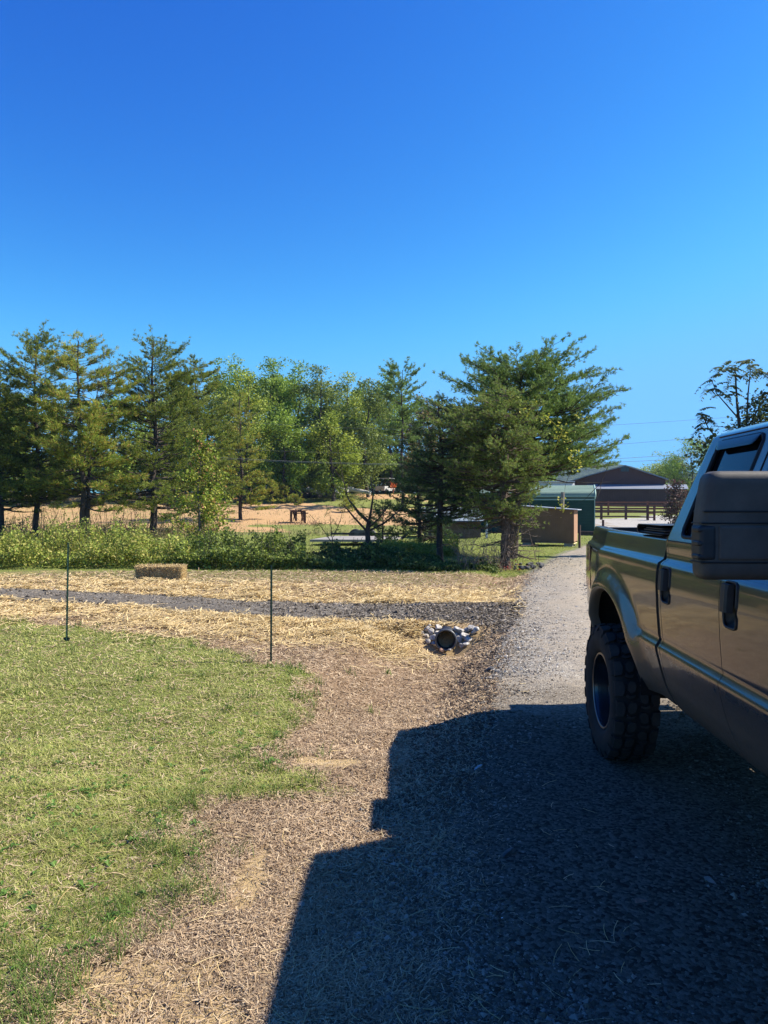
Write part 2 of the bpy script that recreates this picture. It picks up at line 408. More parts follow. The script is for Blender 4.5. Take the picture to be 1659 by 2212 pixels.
mb = MB(); mb.grid(np.dstack([Pd, zz]), flip=False)
tag(mb.build('gravel_driveway', M_DRIVE), kind='structure')
# lot by the barn
lx = np.array([p[0] for p in LOT]); ly = np.array([p[1] for p in LOT])
xs_, ys_ = np.arange(lx.min()-1, lx.max()+1, .7), np.arange(ly.min()-1, ly.max()+1, .7)
XL, YL = np.meshgrid(xs_, ys_)
kp = sdpoly(XL, YL, LOT)+(fbm(XL*.5, YL*.5, 91)-.5)*1.5 > 0
mb = MB(); mb.grid(np.stack([XL, YL, G(XL, YL)+.03], -1), keep=(kp[:-1, :-1] & kp[1:, 1:] & kp[1:, :-1] & kp[:-1, 1:]))
tag(mb.build('gravel_lot', gravel_mat('lot_gravel_mat', (.24, .23, .21), (.50, .47, .43), (.40, .37, .33))), kind='structure')

# ------------------------------------------------------------------ scatter: grass, straw, stones
rng = np.random.default_rng(7)
def polar(n, r0, r1, a0, a1, p=1.0):
    """points seen evenly from the camera: density falls with distance"""
    u = rng.random(n); r = (1/((1-u)/r0**p+u/r1**p))**(1/p); th = np.radians(a0+(a1-a0)*rng.random(n))
    return r*np.sin(th), r*np.cos(th)
def blades(x, y, h, w, lean=.5, mat_=None, z0=0.0, lie=False, curl=.0, name='', seg=2):
    """each blade a bent strip of quads; returns an MB"""
    n = len(x); z = G(x, y)+z0
    yaw = rng.random(n)*2*PI; d = np.stack([np.cos(yaw), np.sin(yaw)], -1)
    side = np.stack([-d[:, 1], d[:, 0]], -1)
    P = []
    for i in range(seg+1):
        t = i/seg
        if lie:
            px = x+d[:, 0]*h*(t-.5)+side[:, 0]*curl*h*(t-.5)**2*4*(rng.random(n)*0+1)*np.sign(yaw-PI)
            py = y+d[:, 1]*h*(t-.5)+side[:, 1]*curl*h*(t-.5)**2*4*np.sign(yaw-PI)
            pz = z+lean*h*(t-.5)+.004
            ww = w*.5
        else:
            out = lean*h*t*t
            px = x+d[:, 0]*out; py = y+d[:, 1]*out; pz = z+h*t*(1-.25*lean*t)-.004
            ww = w*.5*(1-.85*t)
        L = np.stack([px-side[:, 0]*ww, py-side[:, 1]*ww, pz], -1); R = np.stack([px+side[:, 0]*ww, py+side[:, 1]*ww, pz+(w*.3 if lie else 0)], -1)
        P += [L, R]
    V = np.stack(P, 1)
    k_ = 2*(seg+1); b0 = (np.arange(n)*k_)[:, None]
    F = np.concatenate([b0+np.array([[2*i, 2*i+1, 2*i+3, 2*i+2]]) for i in range(seg)], 0)
    m = MB(); m.add(V.reshape(-1, 3), F); return m
def scale_w(x, y, w): return w*np.maximum(1, np.hypot(x, y)/3.6)
# short mown lawn
x, y = polar(680000, 2.2, 17, -56, 4)
q = inlawn(x, y)
keep = (q > rng.normal(0, .06, len(x))) & (y < 11.9) & (indrive(x, y) < -.3)
keep &= rng.random(len(x)) < .45+.9*fbm(x*1.6, y*1.6, 101)
x, y = x[keep], y[keep]
n = len(x); tall = np.exp(rng.normal(0, .35, n))*(1+.8*(fbm(x*2.5, y*2.5, 107) > .62))
h = .0185*tall*np.maximum(1, np.hypot(x, y)/7)
M_GRASS = leafmat('lawn_grass_mat', [(.48, .44, .17), (.28, .32, .07), (.19, .24, .038), (.38, .41, .09), (.13, .18, .03), (.56, .49, .22), (.42, .41, .13)], transl=.3, rough=.6, nscale=1.3, namp=.45)
o = blades(x, y, h, scale_w(x, y, .0050), rng.uniform(.5, 2.6, n), z0=.002).build('lawn_grass', M_GRASS)
tag(o, 'short mown green lawn grass left of the ditch', 'grass', kind='stuff')
# taller tufts at the lawn edge and here and there
tx, ty = polar(2200, 2.3, 12, -54, 6)
kk = (np.abs(inlawn(tx, ty)-.08) < .22) | (rng.random(len(tx)) < .05)
tx, ty = tx[kk], ty[kk]
sel = (tx-roadx(ty) < -1.0) & (ty < 11); tx, ty = tx[sel], ty[sel]
rp = 16; x = np.repeat(tx, rp)+rng.normal(0, .035, len(tx)*rp); y = np.repeat(ty, rp)+rng.normal(0, .035, len(tx)*rp)
M_TUFT = leafmat('tuft_mat', [(.07, .13, .02), (.12, .20, .03), (.20, .26, .06), (.10, .15, .03)], transl=.35)
o = blades(x, y, rng.uniform(.04, .13, len(x)), scale_w(x, y, .0045), rng.uniform(.4, 1.2, len(x)), seg=3).build('grass_tufts', M_TUFT)
tag(o, 'longer green grass tufts along the ragged edge of the lawn', 'grass', kind='stuff')
# low broad weeds in the near lawn
M_WEED = leafmat('weed_mat', [(.10, .20, .03), (.16, .28, .05), (.07, .14, .03)], transl=.35)
m = MB(); wx, wy = polar(1400, 2.3, 7, -54, -6)
sel = inlawn(wx, wy) > -.05; wx, wy = wx[sel], wy[sel]
sel = rng.random(len(wx)) < .25+1.2*(fbm(wx*1.3, wy*1.3, 131) > .52); wx, wy = wx[sel], wy[sel]
for a_, b_ in zip(wx, wy):
    for j in range(rng.integers(4, 9)):
        yaw = rng.random()*2*PI; L = rng.uniform(.015, .055); w_ = L*rng.uniform(.28, .5)
        d = np.array([math.cos(yaw), math.sin(yaw), 0]); s_ = np.array([-d[1], d[0], 0]); z0 = gz(a_, b_)
        p0 = np.array([a_, b_, z0+.01]); r_ = rng.uniform(.25, .8)
        V = [p0, p0+d*L*.45-s_*w_*.5+[0, 0, L*r_*.7], p0+d*L*.5+[0, 0, L*r_*.6], p0+d*L*.45+s_*w_*.5+[0, 0, L*r_*.7], p0+d*L+[0, 0, L*r_*.5]]
        m.add(V, [[0, 1, 2], [0, 2, 3], [1, 4, 2], [2, 4, 3]])
tag(m.build('lawn_weeds', M_WEED), 'low broad-leaved weeds dotted through the near lawn', 'weeds', kind='stuff')
# brown clipped hay on the ditch banks
x, y = polar(520000, 2.3, 21, -48, 20)
e = x-roadx(y); q = inlawn(x, y)
keep = (e < .1-.1*rng.random(len(x))+.15*rng.normal(size=len(x))) & (indrive(x, y) < .06*rng.normal(size=len(x))) & ((q < .1) | (rng.random(len(x)) < .16)) & (y < 20.3)
keep &= rng.random(len(x)) < .35+1.1*fbm(x*3, y*3, 141)
keep &= ~((clayd(x, y) > -.05) & (rng.random(len(x)) < .86))
keep &= ~((np.hypot(x-.93, (y-11.0)) < .36) & (rng.random(len(x)) < .9))
x, y = x[keep], y[keep]; n = len(x)
M_HAY = leafmat('dead_grass_mat', [(.16, .105, .065), (.38, .27, .165), (.50, .37, .23), (.26, .175, .105), (.60, .47, .31), (.33, .23, .14)], transl=.1, rough=.75, spec=.15, nscale=1.6, namp=.35)
o = blades(x, y, rng.uniform(.018, .060, n)*np.maximum(1, np.hypot(x, y)/6), scale_w(x, y, .0028), rng.normal(0, .28, n), z0=rng.random(n)*.014, lie=True, curl=.09).build('dead_grass', M_HAY)
tag(o, 'brown dead clipped grass covering the ditch and its banks', 'dead grass', kind='stuff')
# bright straw along both sides of the dark drive, and stray stalks
x, y = polar(370000, 7.5, 21, -45, 12)
dd = -indrive(x, y); e = x-roadx(y); beyond = y > 13.3
dens = np.where(beyond | (x < -8) & (y > 15), np.exp(-(dd/1.7)**2), np.exp(-((dd-.2)/1.0)**2))
dens = dens*(dd > -.03-.5*(rng.random(len(x))**4)*(fbm(x*1.7, y*1.7, 153) > .5))*sst(.25, -.9, e+.9*(~beyond)*(y < 12))*(.25+1.3*sst(.3, .62, fbm(x*1.2, y*1.2, 151)))
keep = (rng.random(len(x)) < dens) & (y < 20.2) & (inlawn(x, y) < .9+.4*rng.normal(size=len(x)))
keep &= np.hypot(x-.93, y-11.05) > .42
x, y = x[keep], y[keep]; n = len(x)
M_STRAW = leafmat('straw_mat', [(.56, .41, .18), (.66, .51, .26), (.40, .27, .12), (.72, .58, .33), (.48, .35, .15)], transl=.12, rough=.6, spec=.25, nscale=1.2, namp=.25)
pile = .06*sst(.4, .75, fbm(x*2.3, y*2.3, 157))
o = blades(x, y, rng.uniform(.07, .26, n), scale_w(x, y, .0030)*1.0, rng.normal(0, .22, n), z0=rng.random(n)*(.025+pile), lie=True, curl=.22).build('straw', M_STRAW)
tag(o, 'pale golden straw spread along both sides of the dark driveway', 'straw', kind='stuff')
x, y = polar(520, 2.4, 14, -33, 22); e = x-roadx(y); sel = (e < .9); x, y = x[sel], y[sel]; n = len(x)
o = blades(x, y, rng.uniform(.05, .16, n), scale_w(x, y, .0024), rng.normal(0, .05, n), z0=.018, lie=True, curl=.07, seg=3).build('loose_straw', M_STRAW)
tag(o, 'single straw stalks strewn over lawn, ditch and road edge', 'straw', kind='stuff')
# meadow grass: strip by the brush and lawn round the shed
x, y = polar(200000, 17, 46, -38, 34)
e = x-roadx(y)
keep = ((y < 20.6) & (e < -.4) & (rng.random(len(x)) < .25)) | ((y >= 20.2) & (e < -.25) & (rng.random(len(x)) < .9))
x, y = x[keep], y[keep]; n = len(x)
M_MEAD = leafmat('meadow_grass_mat', [(.18, .26, .035), (.27, .35, .055), (.36, .40, .09), (.21, .30, .04), (.40, .37, .13)], transl=.35, nscale=.35, namp=.35)
o = blades(x, y, rng.uniform(.02, .055, n)*np.maximum(1, y/26), .011*np.maximum(1, y/18), rng.uniform(.3, 1.0, n)).build('meadow_grass', M_MEAD)
tag(o, 'sunlit green grass round the brown shed and under the junipers', 'grass', kind='stuff')
# ragged tufts over the far field
x, y = polar(16000, 44, 92, -31, 6); kk = fbm(x*.5, y*.5, 211)+rng.normal(0, .1, len(x)) > .52; x, y = x[kk], y[kk]; n = len(x)
o = blades(x, y, rng.uniform(.08, .30, n), .05*np.ones(n), rng.uniform(.3, 1.2, n)).build('field_grass', leafmat('field_grass_mat', [(.20, .20, .07), (.28, .25, .10), (.34, .27, .13), (.14, .16, .05)], transl=.2, nscale=.1, namp=.3))
tag(o, 'ragged olive grass tufts growing over the sandy far field', 'grass', kind='stuff')
# gravel stones
def stones(x, y, s, name, mats, label, z0=.0, smooth=False):
    n = len(x); z = G(x, y)+z0
    base_ = np.array([[1, 0, 0], [-1, 0, 0], [0, 1, 0], [0, -1, 0], [0, 0, 1], [0, 0, -1]], float)
    V = base_[None]*rng.uniform(.65, 1.15, (n, 6, 1))+rng.normal(0, .16, (n, 6, 3))
    V[:, :, 2] *= .62
    yaw = rng.random(n)*2*PI; c_, s_ = np.cos(yaw), np.sin(yaw)
    vx = V[..., 0]*c_[:, None]-V[..., 1]*s_[:, None]; vy = V[..., 0]*s_[:, None]+V[..., 1]*c_[:, None]
    V = np.stack([vx*s[:, None]+x[:, None], vy*s[:, None]+y[:, None], V[..., 2]*s[:, None]+z[:, None]+s[:, None]*.25], -1)
    F = np.array([[0, 2, 4], [2, 1, 4], [1, 3, 4], [3, 0, 4], [2, 0, 5], [1, 2, 5], [3, 1, 5], [0, 3, 5]])
    m = MB(); m.add(V.reshape(-1, 3), (np.arange(n)[:, None, None]*6+F[None]).reshape(-1, 3))
    return tag(m.build(name, mats), label, 'gravel', kind='stuff')
M_STONE = leafmat('stone_mat', [(.07, .058, .044), (.12, .10, .078), (.18, .158, .128), (.30, .265, .22), (.085, .07, .052), (.16, .12, .082)], transl=0, rough=.95, spec=.05, nscale=2, namp=.2)
x, y = polar(230000, 2.3, 13, -12, 36); e = x-roadx(y)
keep = (inroad(x, y) > -.30+.25*rng.normal(size=len(x))*.6) & (rng.random(len(x)) < np.where(e < 1.1, .85, .4)*(.35+.9*fbm(x*1.5, y*1.5, 161)))
x, y = x[keep], y[keep]; n = len(x)
s = np.exp(rng.normal(math.log(.0049), .40, n))*np.maximum(1, np.hypot(x, y)/5)
s = np.minimum(s*(1+.5*sst(.45, .75, fbm(x*2.2, y*2.2, 181))), .021)
stones(x, y, s, 'gravel', M_STONE, 'loose grey crushed gravel stones on the road surface', .012)
x, y = polar(70000, 8, 27, -6, 22); kk = inroad(x, y) > -.1*rng.random(len(x)); kk &= rng.random(len(x)) < .25+1.1*fbm(x*2, y*1.2, 171); x, y = x[kk], y[kk]; n = len(x)
stones(x, y, np.exp(rng.normal(math.log(.010), .35, n))*np.maximum(1, y/14), 'far_gravel', leafmat('road_stone_mat', [(.16, .145, .125), (.30, .28, .25), (.42, .39, .34), (.09, .082, .07), (.52, .48, .42), (.24, .20, .16)], transl=0, rough=.95, spec=.03, namp=.2), 'loose stones on the sunlit stretch of the gravel road', .014)
x, y = polar(70000, 10.5, 20, -34, 14); keep = indrive(x, y) > -.10*rng.random(len(x)); x, y = x[keep], y[keep]; n = len(x)
stones(x, y, np.exp(rng.normal(math.log(.015), .45, n)), 'drive_gravel', leafmat('dark_stone_mat', [(.05, .042, .034), (.10, .085, .068), (.18, .15, .12), (.27, .23, .185), (.085, .068, .05)], transl=0, rough=.95, spec=.05, namp=.2), 'dark crushed gravel stones covering the crossing driveway', .010+.045*np.sin(PI/2*np.clip(indrive(x, y)/1.0, 0, 1)))
# brown weeds/dirt clods on the road shoulder
x, y = polar(15000, 4.5, 14, -4, 16); e = x-roadx(y); keep = (np.abs(e+.2) < .5*fbm(x*2.5, y*2.5, 191)+.12*rng.random(len(x))); x, y = x[keep], y[keep]; n = len(x)
stones(x, y, rng.uniform(.008, .03, n), 'dirt_clods', mat('clod_mat', (.085, .058, .04), .95, var=.4, scale=8), 'dark clods of earth along the crumbling road edge', .0)

# ------------------------------------------------------------------ trees
def needles(m, C, D, k_, L, w, spread=.8, mi=0):
    """k_ thin triangles fanning from each point C along D"""
    n = len(C)
    if n == 0: return
    d = D[:, None]+rng.normal(0, spread, (n, k_, 3)); d /= np.linalg.norm(d, axis=2, keepdims=True)
    q = rng.normal(0, 1, (n, k_, 3)); s_ = np.cross(d, q); s_ /= np.linalg.norm(s_, axis=2, keepdims=True)
    l = L*rng.uniform(.6, 1.2, (n, k_, 1)); c = C[:, None]+rng.normal(0, L*.18, (n, k_, 3))
    V = np.stack([c-s_*w/2, c+s_*w/2, c+d*l], 2).reshape(-1, 3)
    m.add(V, np.arange(len(V)).reshape(-1, 3), False, mi)
def leaves(m, C, L, w, mi=0, up=.5):
    """one kite-shaped leaf per point"""
    n = len(C)
    if n == 0: return
    nrm = rng.normal(0, 1, (n, 3)); nrm[:, 2] = np.abs(nrm[:, 2])+up; nrm /= np.linalg.norm(nrm, axis=1, keepdims=True)
    a = rng.normal(0, 1, (n, 3)); a -= (a*nrm).sum(1, keepdims=True)*nrm; a /= np.linalg.norm(a, axis=1, keepdims=True)
    b = np.cross(nrm, a); l = (L*rng.uniform(.6, 1.25, n))[:, None]; ww = l*w/L
    V = np.stack([C-a*l*.5, C-b*ww*.5+a*l*.05+nrm*l*.08, C+a*l*.5, C+b*ww*.5+a*l*.05+nrm*l*.08], 1).reshape(-1, 3)
    m.add(V, np.arange(len(V)).reshape(-1, 4), False, mi)
def wobble(p0, p1, n, amp, sag=0):
    t = np.linspace(0, 1, n)[:, None]; P = np.array(p0)+(np.array(p1)-np.array(p0))*t
    L = np.linalg.norm(np.array(p1)-np.array(p0)); o = rng.normal(0, 1, (n, 3)); o = np.cumsum(o, 0); o -= o[0]; o -= o[-1]*t
    P = P+o*amp*L/n**.5; P[:, 2] += -sag*L*4*(t*(1-t))[:, 0]; return P
M_BARK = mat('bark', (.055, .042, .034), .95, var=.45, scale=5, bump=.02, bscale=18)
M_BARKG = mat('grey_bark', (.15, .125, .105), .95, var=.4, scale=6, bump=.02, bscale=18)
M_BARKR = mat('shaggy_cedar_bark', (.12, .09, .07), .95, var=.5, scale=9, bump=.03, bscale=30)
M_PINE_A = leafmat('pine_needle_mat', [(0.091, 0.136, 0.019), (0.181, 0.234, 0.035), (0.310, 0.318, 0.049), (0.130, 0.209, 0.028), (0.052, 0.087, 0.017), (0.258, 0.258, 0.043)], transl=.4, nscale=.35, namp=.45)
M_PINE_Y = leafmat('long_pine_needle_mat', [(0.156, 0.234, 0.028), (0.283, 0.367, 0.049), (0.414, 0.416, 0.071), (0.104, 0.171, 0.025), (0.440, 0.294, 0.064)], transl=.4, nscale=.5, namp=.4)
M_PINE_B = leafmat('virginia_pine_needle_mat', [(0.093, 0.168, 0.034), (0.174, 0.264, 0.060), (0.254, 0.347, 0.083), (0.069, 0.120, 0.030), (0.139, 0.216, 0.052)], transl=.4, nscale=.6, namp=.4)
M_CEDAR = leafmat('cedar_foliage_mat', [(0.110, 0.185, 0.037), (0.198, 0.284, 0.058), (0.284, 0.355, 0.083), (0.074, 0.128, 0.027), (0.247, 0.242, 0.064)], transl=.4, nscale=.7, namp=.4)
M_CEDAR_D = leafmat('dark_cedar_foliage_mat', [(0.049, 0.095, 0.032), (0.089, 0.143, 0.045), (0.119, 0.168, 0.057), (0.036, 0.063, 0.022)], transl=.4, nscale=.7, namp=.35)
M_DEC = [leafmat('leaf_green_mat', [(0.140, 0.232, 0.029), (0.238, 0.342, 0.047), (0.339, 0.442, 0.062), (0.100, 0.172, 0.023)], transl=.35, nscale=.25, namp=.5),
         leafmat('leaf_yellow_green_mat', [(0.201, 0.268, 0.034), (0.318, 0.382, 0.055), (0.435, 0.478, 0.070), (0.134, 0.191, 0.029)], transl=.35, nscale=.25, namp=.5),
         leafmat('leaf_olive_mat', [(0.118, 0.164, 0.031), (0.185, 0.239, 0.047), (0.252, 0.297, 0.070), (0.076, 0.115, 0.023)], transl=.3, nscale=.25, namp=.5),
         leafmat('leaf_rust_mat', [(0.218, 0.144, 0.055), (0.167, 0.182, 0.047), (0.302, 0.182, 0.070), (0.126, 0.125, 0.047)], transl=.3, nscale=.25, namp=.5)]

def conifer(H, R, t0, tr, nb, mats, kind='pine', bias=(0, 0), dens=1.0, L=.14, w=.02, kn=9, top=1.0, rise=.35, dead=6, prof=None, two=False):
    """returns (trunk MB, crown MB). R crown radius, t0 height fraction where the green starts"""
    tk = MB(); cr = MB()
    lean = np.array([rng.normal(0, .02)*H, rng.normal(0, .02)*H, H])
    T = wobble((0, 0, -.15), lean, 14, .02)
    tk.tube(T, tr*(1-np.linspace(0, .93, 14))**.9+.006, 8)
    if two:
        T2 = wobble((tr*1.6, .1, -.15), lean*np.array([1, 1, .8])+[R*.28, .2, 0], 12, .03); tk.tube(T2, tr*.75*(1-np.linspace(0, .93, 12))+.006, 7)
    for i in range(dead):
        f = rng.uniform(.08, t0+.12); p = np.array([np.interp(f*H, T[:, 2], T[:, j]) for j in range(3)]); az = rng.random()*2*PI
        l = R*rng.uniform(.4, 1.0); q = p+np.array([math.cos(az)*l, math.sin(az)*l, rng.uniform(-.25, .15)*l])
        B = wobble(p, q, 7, .08); tk.tube(B, np.linspace(tr*.16, .004, 7), 4)
        for _ in range(4):
            s = B[rng.integers(2, 7)]; tk.tube(wobble(s, s+rng.normal(0, .2*l, 3), 4, .1), np.linspace(tr*.06+.002, .003, 4), 3)
    C = []; D = []
    for i in range(nb):
        f = t0+(1-t0)*((i+rng.random())/nb)**.92; z = f*H
        src = T2 if (two and rng.random() < .35 and z < H*.8) else T
        p = np.array([np.interp(z, src[:, 2], src[:, j]) for j in range(3)])
        u = (f-t0)/(1-t0)
        r = R*(prof(u) if prof else (.8+.35*u)*(1-u)**.5*1.15 if kind == 'pine' else 1)
        az = rng.random()*2*PI; l = r*rng.uniform(.55, 1.12)+.12
        bx = bias[0]*math.cos(az)+bias[1]*math.sin(az); l *= 1+bx
        q = p+np.array([math.cos(az)*l, math.sin(az)*l, l*(rise*(.25+u)+rng.normal(0, .13))])
        nB = 8; B = wobble(p, q, nB, .06, sag=.06)
        tk.tube(B, np.linspace(max(.012, tr*.28*(1-u)+.008), .004, nB), 4)
        ns = int(max(4, l/ .105*dens))
        for s in range(ns):
            tpos = rng.uniform(.28, 1.0) if s else 1.0
            b = B[0]+0; ii = tpos*(nB-1); i0 = int(ii); i1 = min(i0+1, nB-1); b = B[i0]*(1-ii+i0)+B[i1]*(ii-i0)
            sl = (.10+.34*l*(1.1-tpos))*rng.uniform(.5, 1.2)
            dirn = (q-p)/l; side = np.array([-dirn[1], dirn[0], 0])*rng.choice([-1, 1])
            dd = dirn*.75+side*rng.uniform(.3, 1.1)+np.array([0, 0, rng.uniform(-.15, .5)]); dd /= np.linalg.norm(dd)
            e = b+dd*sl
            if sl > .25: tk.tube(np.stack([b, e]), [.008, .003], 3, cap=False)
            nc = max(1, int(sl/.085*dens))
            tt_ = (np.arange(nc)+.6)/nc
            C.append(b+(e-b)*tt_[:, None]+rng.normal(0, .03, (nc, 3))); D.append(np.broadcast_to(dd, (nc, 3)))
    C = np.concatenate(C); D = np.concatenate(D)
    needles(cr, C, D+np.array([0, 0, .25]), kn, L, w, .62)
    return tk, cr
def place_tree(name, tk, cr, loc, bark, fol, label, cat='tree', group=None, rz=0, cname='crown'):
    r = empty(name, loc, rz, label, cat, group)
    tk.build('trunk', bark, r); cr.build(cname, fol, r); return r
def broadleaf(H, R, t0, tr, nl, L=.2, nblob=16, limbs=12, shape=1.0):
    tk = MB(); cr = MB()
    T = wobble((0, 0, -.2), (rng.normal(0, .03)*H, 0, H*.93), 12, .035); tk.tube(T, tr*(1-np.linspace(0, .9, 12))+.01, 7)
    ends = []
    for i in range(limbs):
        f = t0*.8+(1-t0)*.8*(i+rng.random())/limbs; p = np.array([np.interp(f*H, T[:, 2], T[:, j]) for j in range(3)])
        u = (f-t0)/(1-t0); r = R*math.sqrt(max(.08, 1-(2*max(0, u)-.75)**2))*rng.uniform(.5, 1.0); az = rng.random()*2*PI
        q = p+np.array([math.cos(az)*r, math.sin(az)*r, r*rng.uniform(.3, .9)]); B = wobble(p, q, 7, .07); tk.tube(B, np.linspace(tr*.35*(1-f)+.02, .01, 7), 4)
        ends += [(q, R*.33), (B[4], R*.30)]
        for _ in range(2):
            e = B[rng.integers(3, 6)]+rng.normal(0, R*.25, 3); tk.tube(np.stack([B[3], e]), [.02, .008], 3, cap=False); ends.append((e, R*.25))
    while len(ends) < nblob+limbs*3:
        u = rng.random(); a = rng.random()*2*PI; r = R*math.sqrt(max(.03, 1-(2*u-.8)**2))*rng.uniform(.35, .95)
        ends.append((np.array([T[6, 0]+r*math.cos(a), r*math.sin(a), H*(t0+(1-t0)*u*.97)]), R*rng.uniform(.14, .34)))
    ends.append((T[-1]+[0, 0, H*.02], R*.24)); ends.append((T[-2], R*.3))
    per = nl//len(ends); C = []
    for c, r in ends:
        v = rng.normal(0, 1, (per, 3)); v /= np.linalg.norm(v, axis=1, keepdims=True); rr = r*rng.uniform(.25, 1, (per, 1))**.6
        v[:, 2] *= .72
        # sprays: leaves bunch round short twigs, which leaves gaps between
        tw = c+v*rr; g = rng.integers(0, max(1, per//7), per); C.append(tw[g]+rng.normal(0, .13*L/.2*1.3, (per, 3)))
    C = np.concatenate(C); C = C[C[:, 2] < H*1.01]
    leaves(cr, C, L, L*.62)
    return tk, cr

# --- row of pines behind the bramble, left
def pl(px, Y): return (XW(px, Y), Y, gz(XW(px, Y), Y))
def hgt(px, py, Y): return float(at(px, py, Y)[2])-pl(px, Y)[2]
tk, cr = conifer(hgt(-10, 775, 41), 3.4, .16, .17, 160, None, L=.17, w=.036, kn=9, dens=.72)
place_tree('pine_tree', tk, cr, pl(4, 41), M_BARK, M_PINE_A, 'dark pine at the far left edge, its bare lower trunk against the sandy bank')
tk, cr = conifer(hgt(91, 728, 42), 3.1, .18, .17, 155, None, L=.16, w=.034, kn=9, dens=.72, two=False, rise=.5, prof=lambda u: (.75+.55*u)*(1-u)**.55*1.15+.05)
place_tree('pine_tree', tk, cr, pl(76, 42), M_BARK, M_PINE_A, 'tall slim pine with a pointed top, second from the left edge of the picture')
tk, cr = conifer(hgt(195, 738, 40), 3.6, .16, .17, 155, None, L=.21, w=.034, kn=11, dens=.68, two=True, prof=lambda u: (.75+.3*u)*(1-u)**.42*1.1)
place_tree('pine_tree', tk, cr, pl(176, 40), M_BARK, M_PINE_Y, 'bushy long-needled pine with a double trunk and a rounded top')
tk, cr = conifer(hgt(290, 738, 43), 3.7, .14, .21, 175, None, L=.15, w=.032, kn=9, dens=.72, rise=.45, bias=(.12, 0), dead=10)
place_tree('pine_tree', tk, cr, pl(328, 43), M_BARK, M_PINE_A, 'tall fine-needled pine with layered branches behind the hay bale')
tk, cr = conifer(hgt(415, 785, 52), 4.3, .12, .2, 120, None, L=.19, w=.042, kn=9, dens=.78, prof=lambda u: (.8+.25*u)*(1-u)**.38)
place_tree('pine_tree', tk, cr, pl(432, 52), M_BARK, M_PINE_A, 'broad round-topped pine behind the young yellow-green sweetgum')
tk, cr = conifer(hgt(540, 850, 60), 3.2, .1, .15, 90, None, L=.2, w=.046, kn=8, dens=.75, prof=lambda u: (.8+.2*u)*(1-u)**.6)
place_tree('pine_tree', tk, cr, pl(520, 60), M_BARK, M_PINE_Y, 'smaller olive pine between the round-topped pine and the broadleaf trees')
tk, cr = conifer(hgt(872, 800, 72), 3.2, .45, .16, 60, None, L=.22, w=.05, kn=8, dens=.8, rise=.5, prof=lambda u: (.75+.3*u)*(1-u)**.22)
place_tree('pine_tree', tk, cr, pl(868, 72), M_BARK, M_PINE_B, 'thin open-crowned pine rising alone left of the big roadside tree')
# --- broadleaf trees at the top of the field
dec = [(512, 766, 84, 0, 'rounded green broadleaf tree right behind the round-topped pine'), (585, 773, 83, 0, 'tall bright green broadleaf tree behind the two little pines'),
       (545, 800, 78, 1, 'yellow-tinged broadleaf tree leaning out over the far field'), (642, 780, 86, 0, 'green broadleaf tree rising straight above the rusty frame'),
       (683, 790, 82, 2, 'slender olive-green tree with an uneven top above the pale logs'), (748, 806, 84, 1, 'yellow-green tree whose top is lowest of the middle row'),
       (796, 816, 81, 2, 'olive tree with a dark leaning trunk near the white vehicle'), (846, 800, 88, 0, 'green tree just left of the thin open pine'),
       (912, 850, 90, 3, 'small rust-tinted tree beside the dark juniper'), (610, 880, 76, 0, 'lower leafy green tree in front of the middle row'), (720, 890, 77, 1, 'low yellow-green tree in front of the pale logs'),
       (470, 800, 92, 2, 'olive tree showing between the round-topped pine and its neighbour')]
for i, (px, py, Y, mi, lab) in enumerate(dec):
    H = hgt(px, py, Y); tk, cr = broadleaf(H, H*(.26 if i < 9 else .30), .12, .2, 9000, L=.26, nblob=36, limbs=14)
    place_tree('broadleaf_tree', tk, cr, pl(px, Y), M_BARK, M_DEC[mi], lab, group='broadleaf trees along the top of the field')
# --- the wood behind them: copies with their own height and turn
srcs = []
for j in range(3):
    tk, cr = broadleaf(13, 4.0, .06, .2, 7500, L=.32, nblob=34, limbs=12)
    srcs.append((tk.mesh('wood_trunk'), cr.mesh('wood_crown')))
WOODLAB = ['shaded tree filling the wood at the far left edge, behind the leftmost pine', 'shaded tree between the two leftmost pines, seen through their branches', 'olive tree of the wood behind the slim pointed pine', 'green tree of the wood between the double-trunked pine and the layered pine', "olive tree of the wood just left of the layered pine's upper trunk side", "green tree of the wood behind the layered pine's right branches", "yellow-green tree of the wood behind the round-topped pine's right side", 'olive tree of the wood behind the yellow-tinged broadleaf tree', 'green tree of the wood behind the tallest middle broadleaf trees', 'olive tree of the wood behind the slender olive-green tree', 'green tree of the wood behind the lowest top of the middle row', 'olive tree of the wood behind the thin open pine', 'green tree of the wood behind the small rust-tinted tree', 'olive tree of the wood hidden behind the wide roadside pine', 'green tree of the wood beyond the left edge of the pine row']
wood = [(-60, 800, 78, 2), (40, 850, 74, 0), (118, 862, 80, 2), (240, 850, 77, 0), (330, 840, 82, 2), (395, 835, 86, 0), (455, 840, 98, 1), (560, 820, 99, 2), (620, 812, 102, 0), (700, 822, 100, 2), (770, 838, 98, 0), (850, 850, 97, 2), (940, 880, 96, 0), (1010, 900, 95, 2), (-140, 790, 70, 0)]
for i, (px, py, Y, mi) in enumerate(wood):
    r = empty('wood_tree', pl(px, Y), rng.random()*6.28, WOODLAB[i], 'tree', 'trees of the wood behind the front row')
    s = hgt(px, py, Y)/13; r.scale = (s*1.15, s*1.15, s)
    a_, b_ = srcs[i % 3]
    for nm, me, mt in (('trunk', a_, M_BARK), ('crown', b_, M_DEC[mi])):
        o = bpy.data.objects.new(nm, me); COL.objects.link(o); o.parent = r
        if not me.materials: me.materials.append(mt)
        o.material_slots[0].link = 'OBJECT'; o.material_slots[0].material = mt
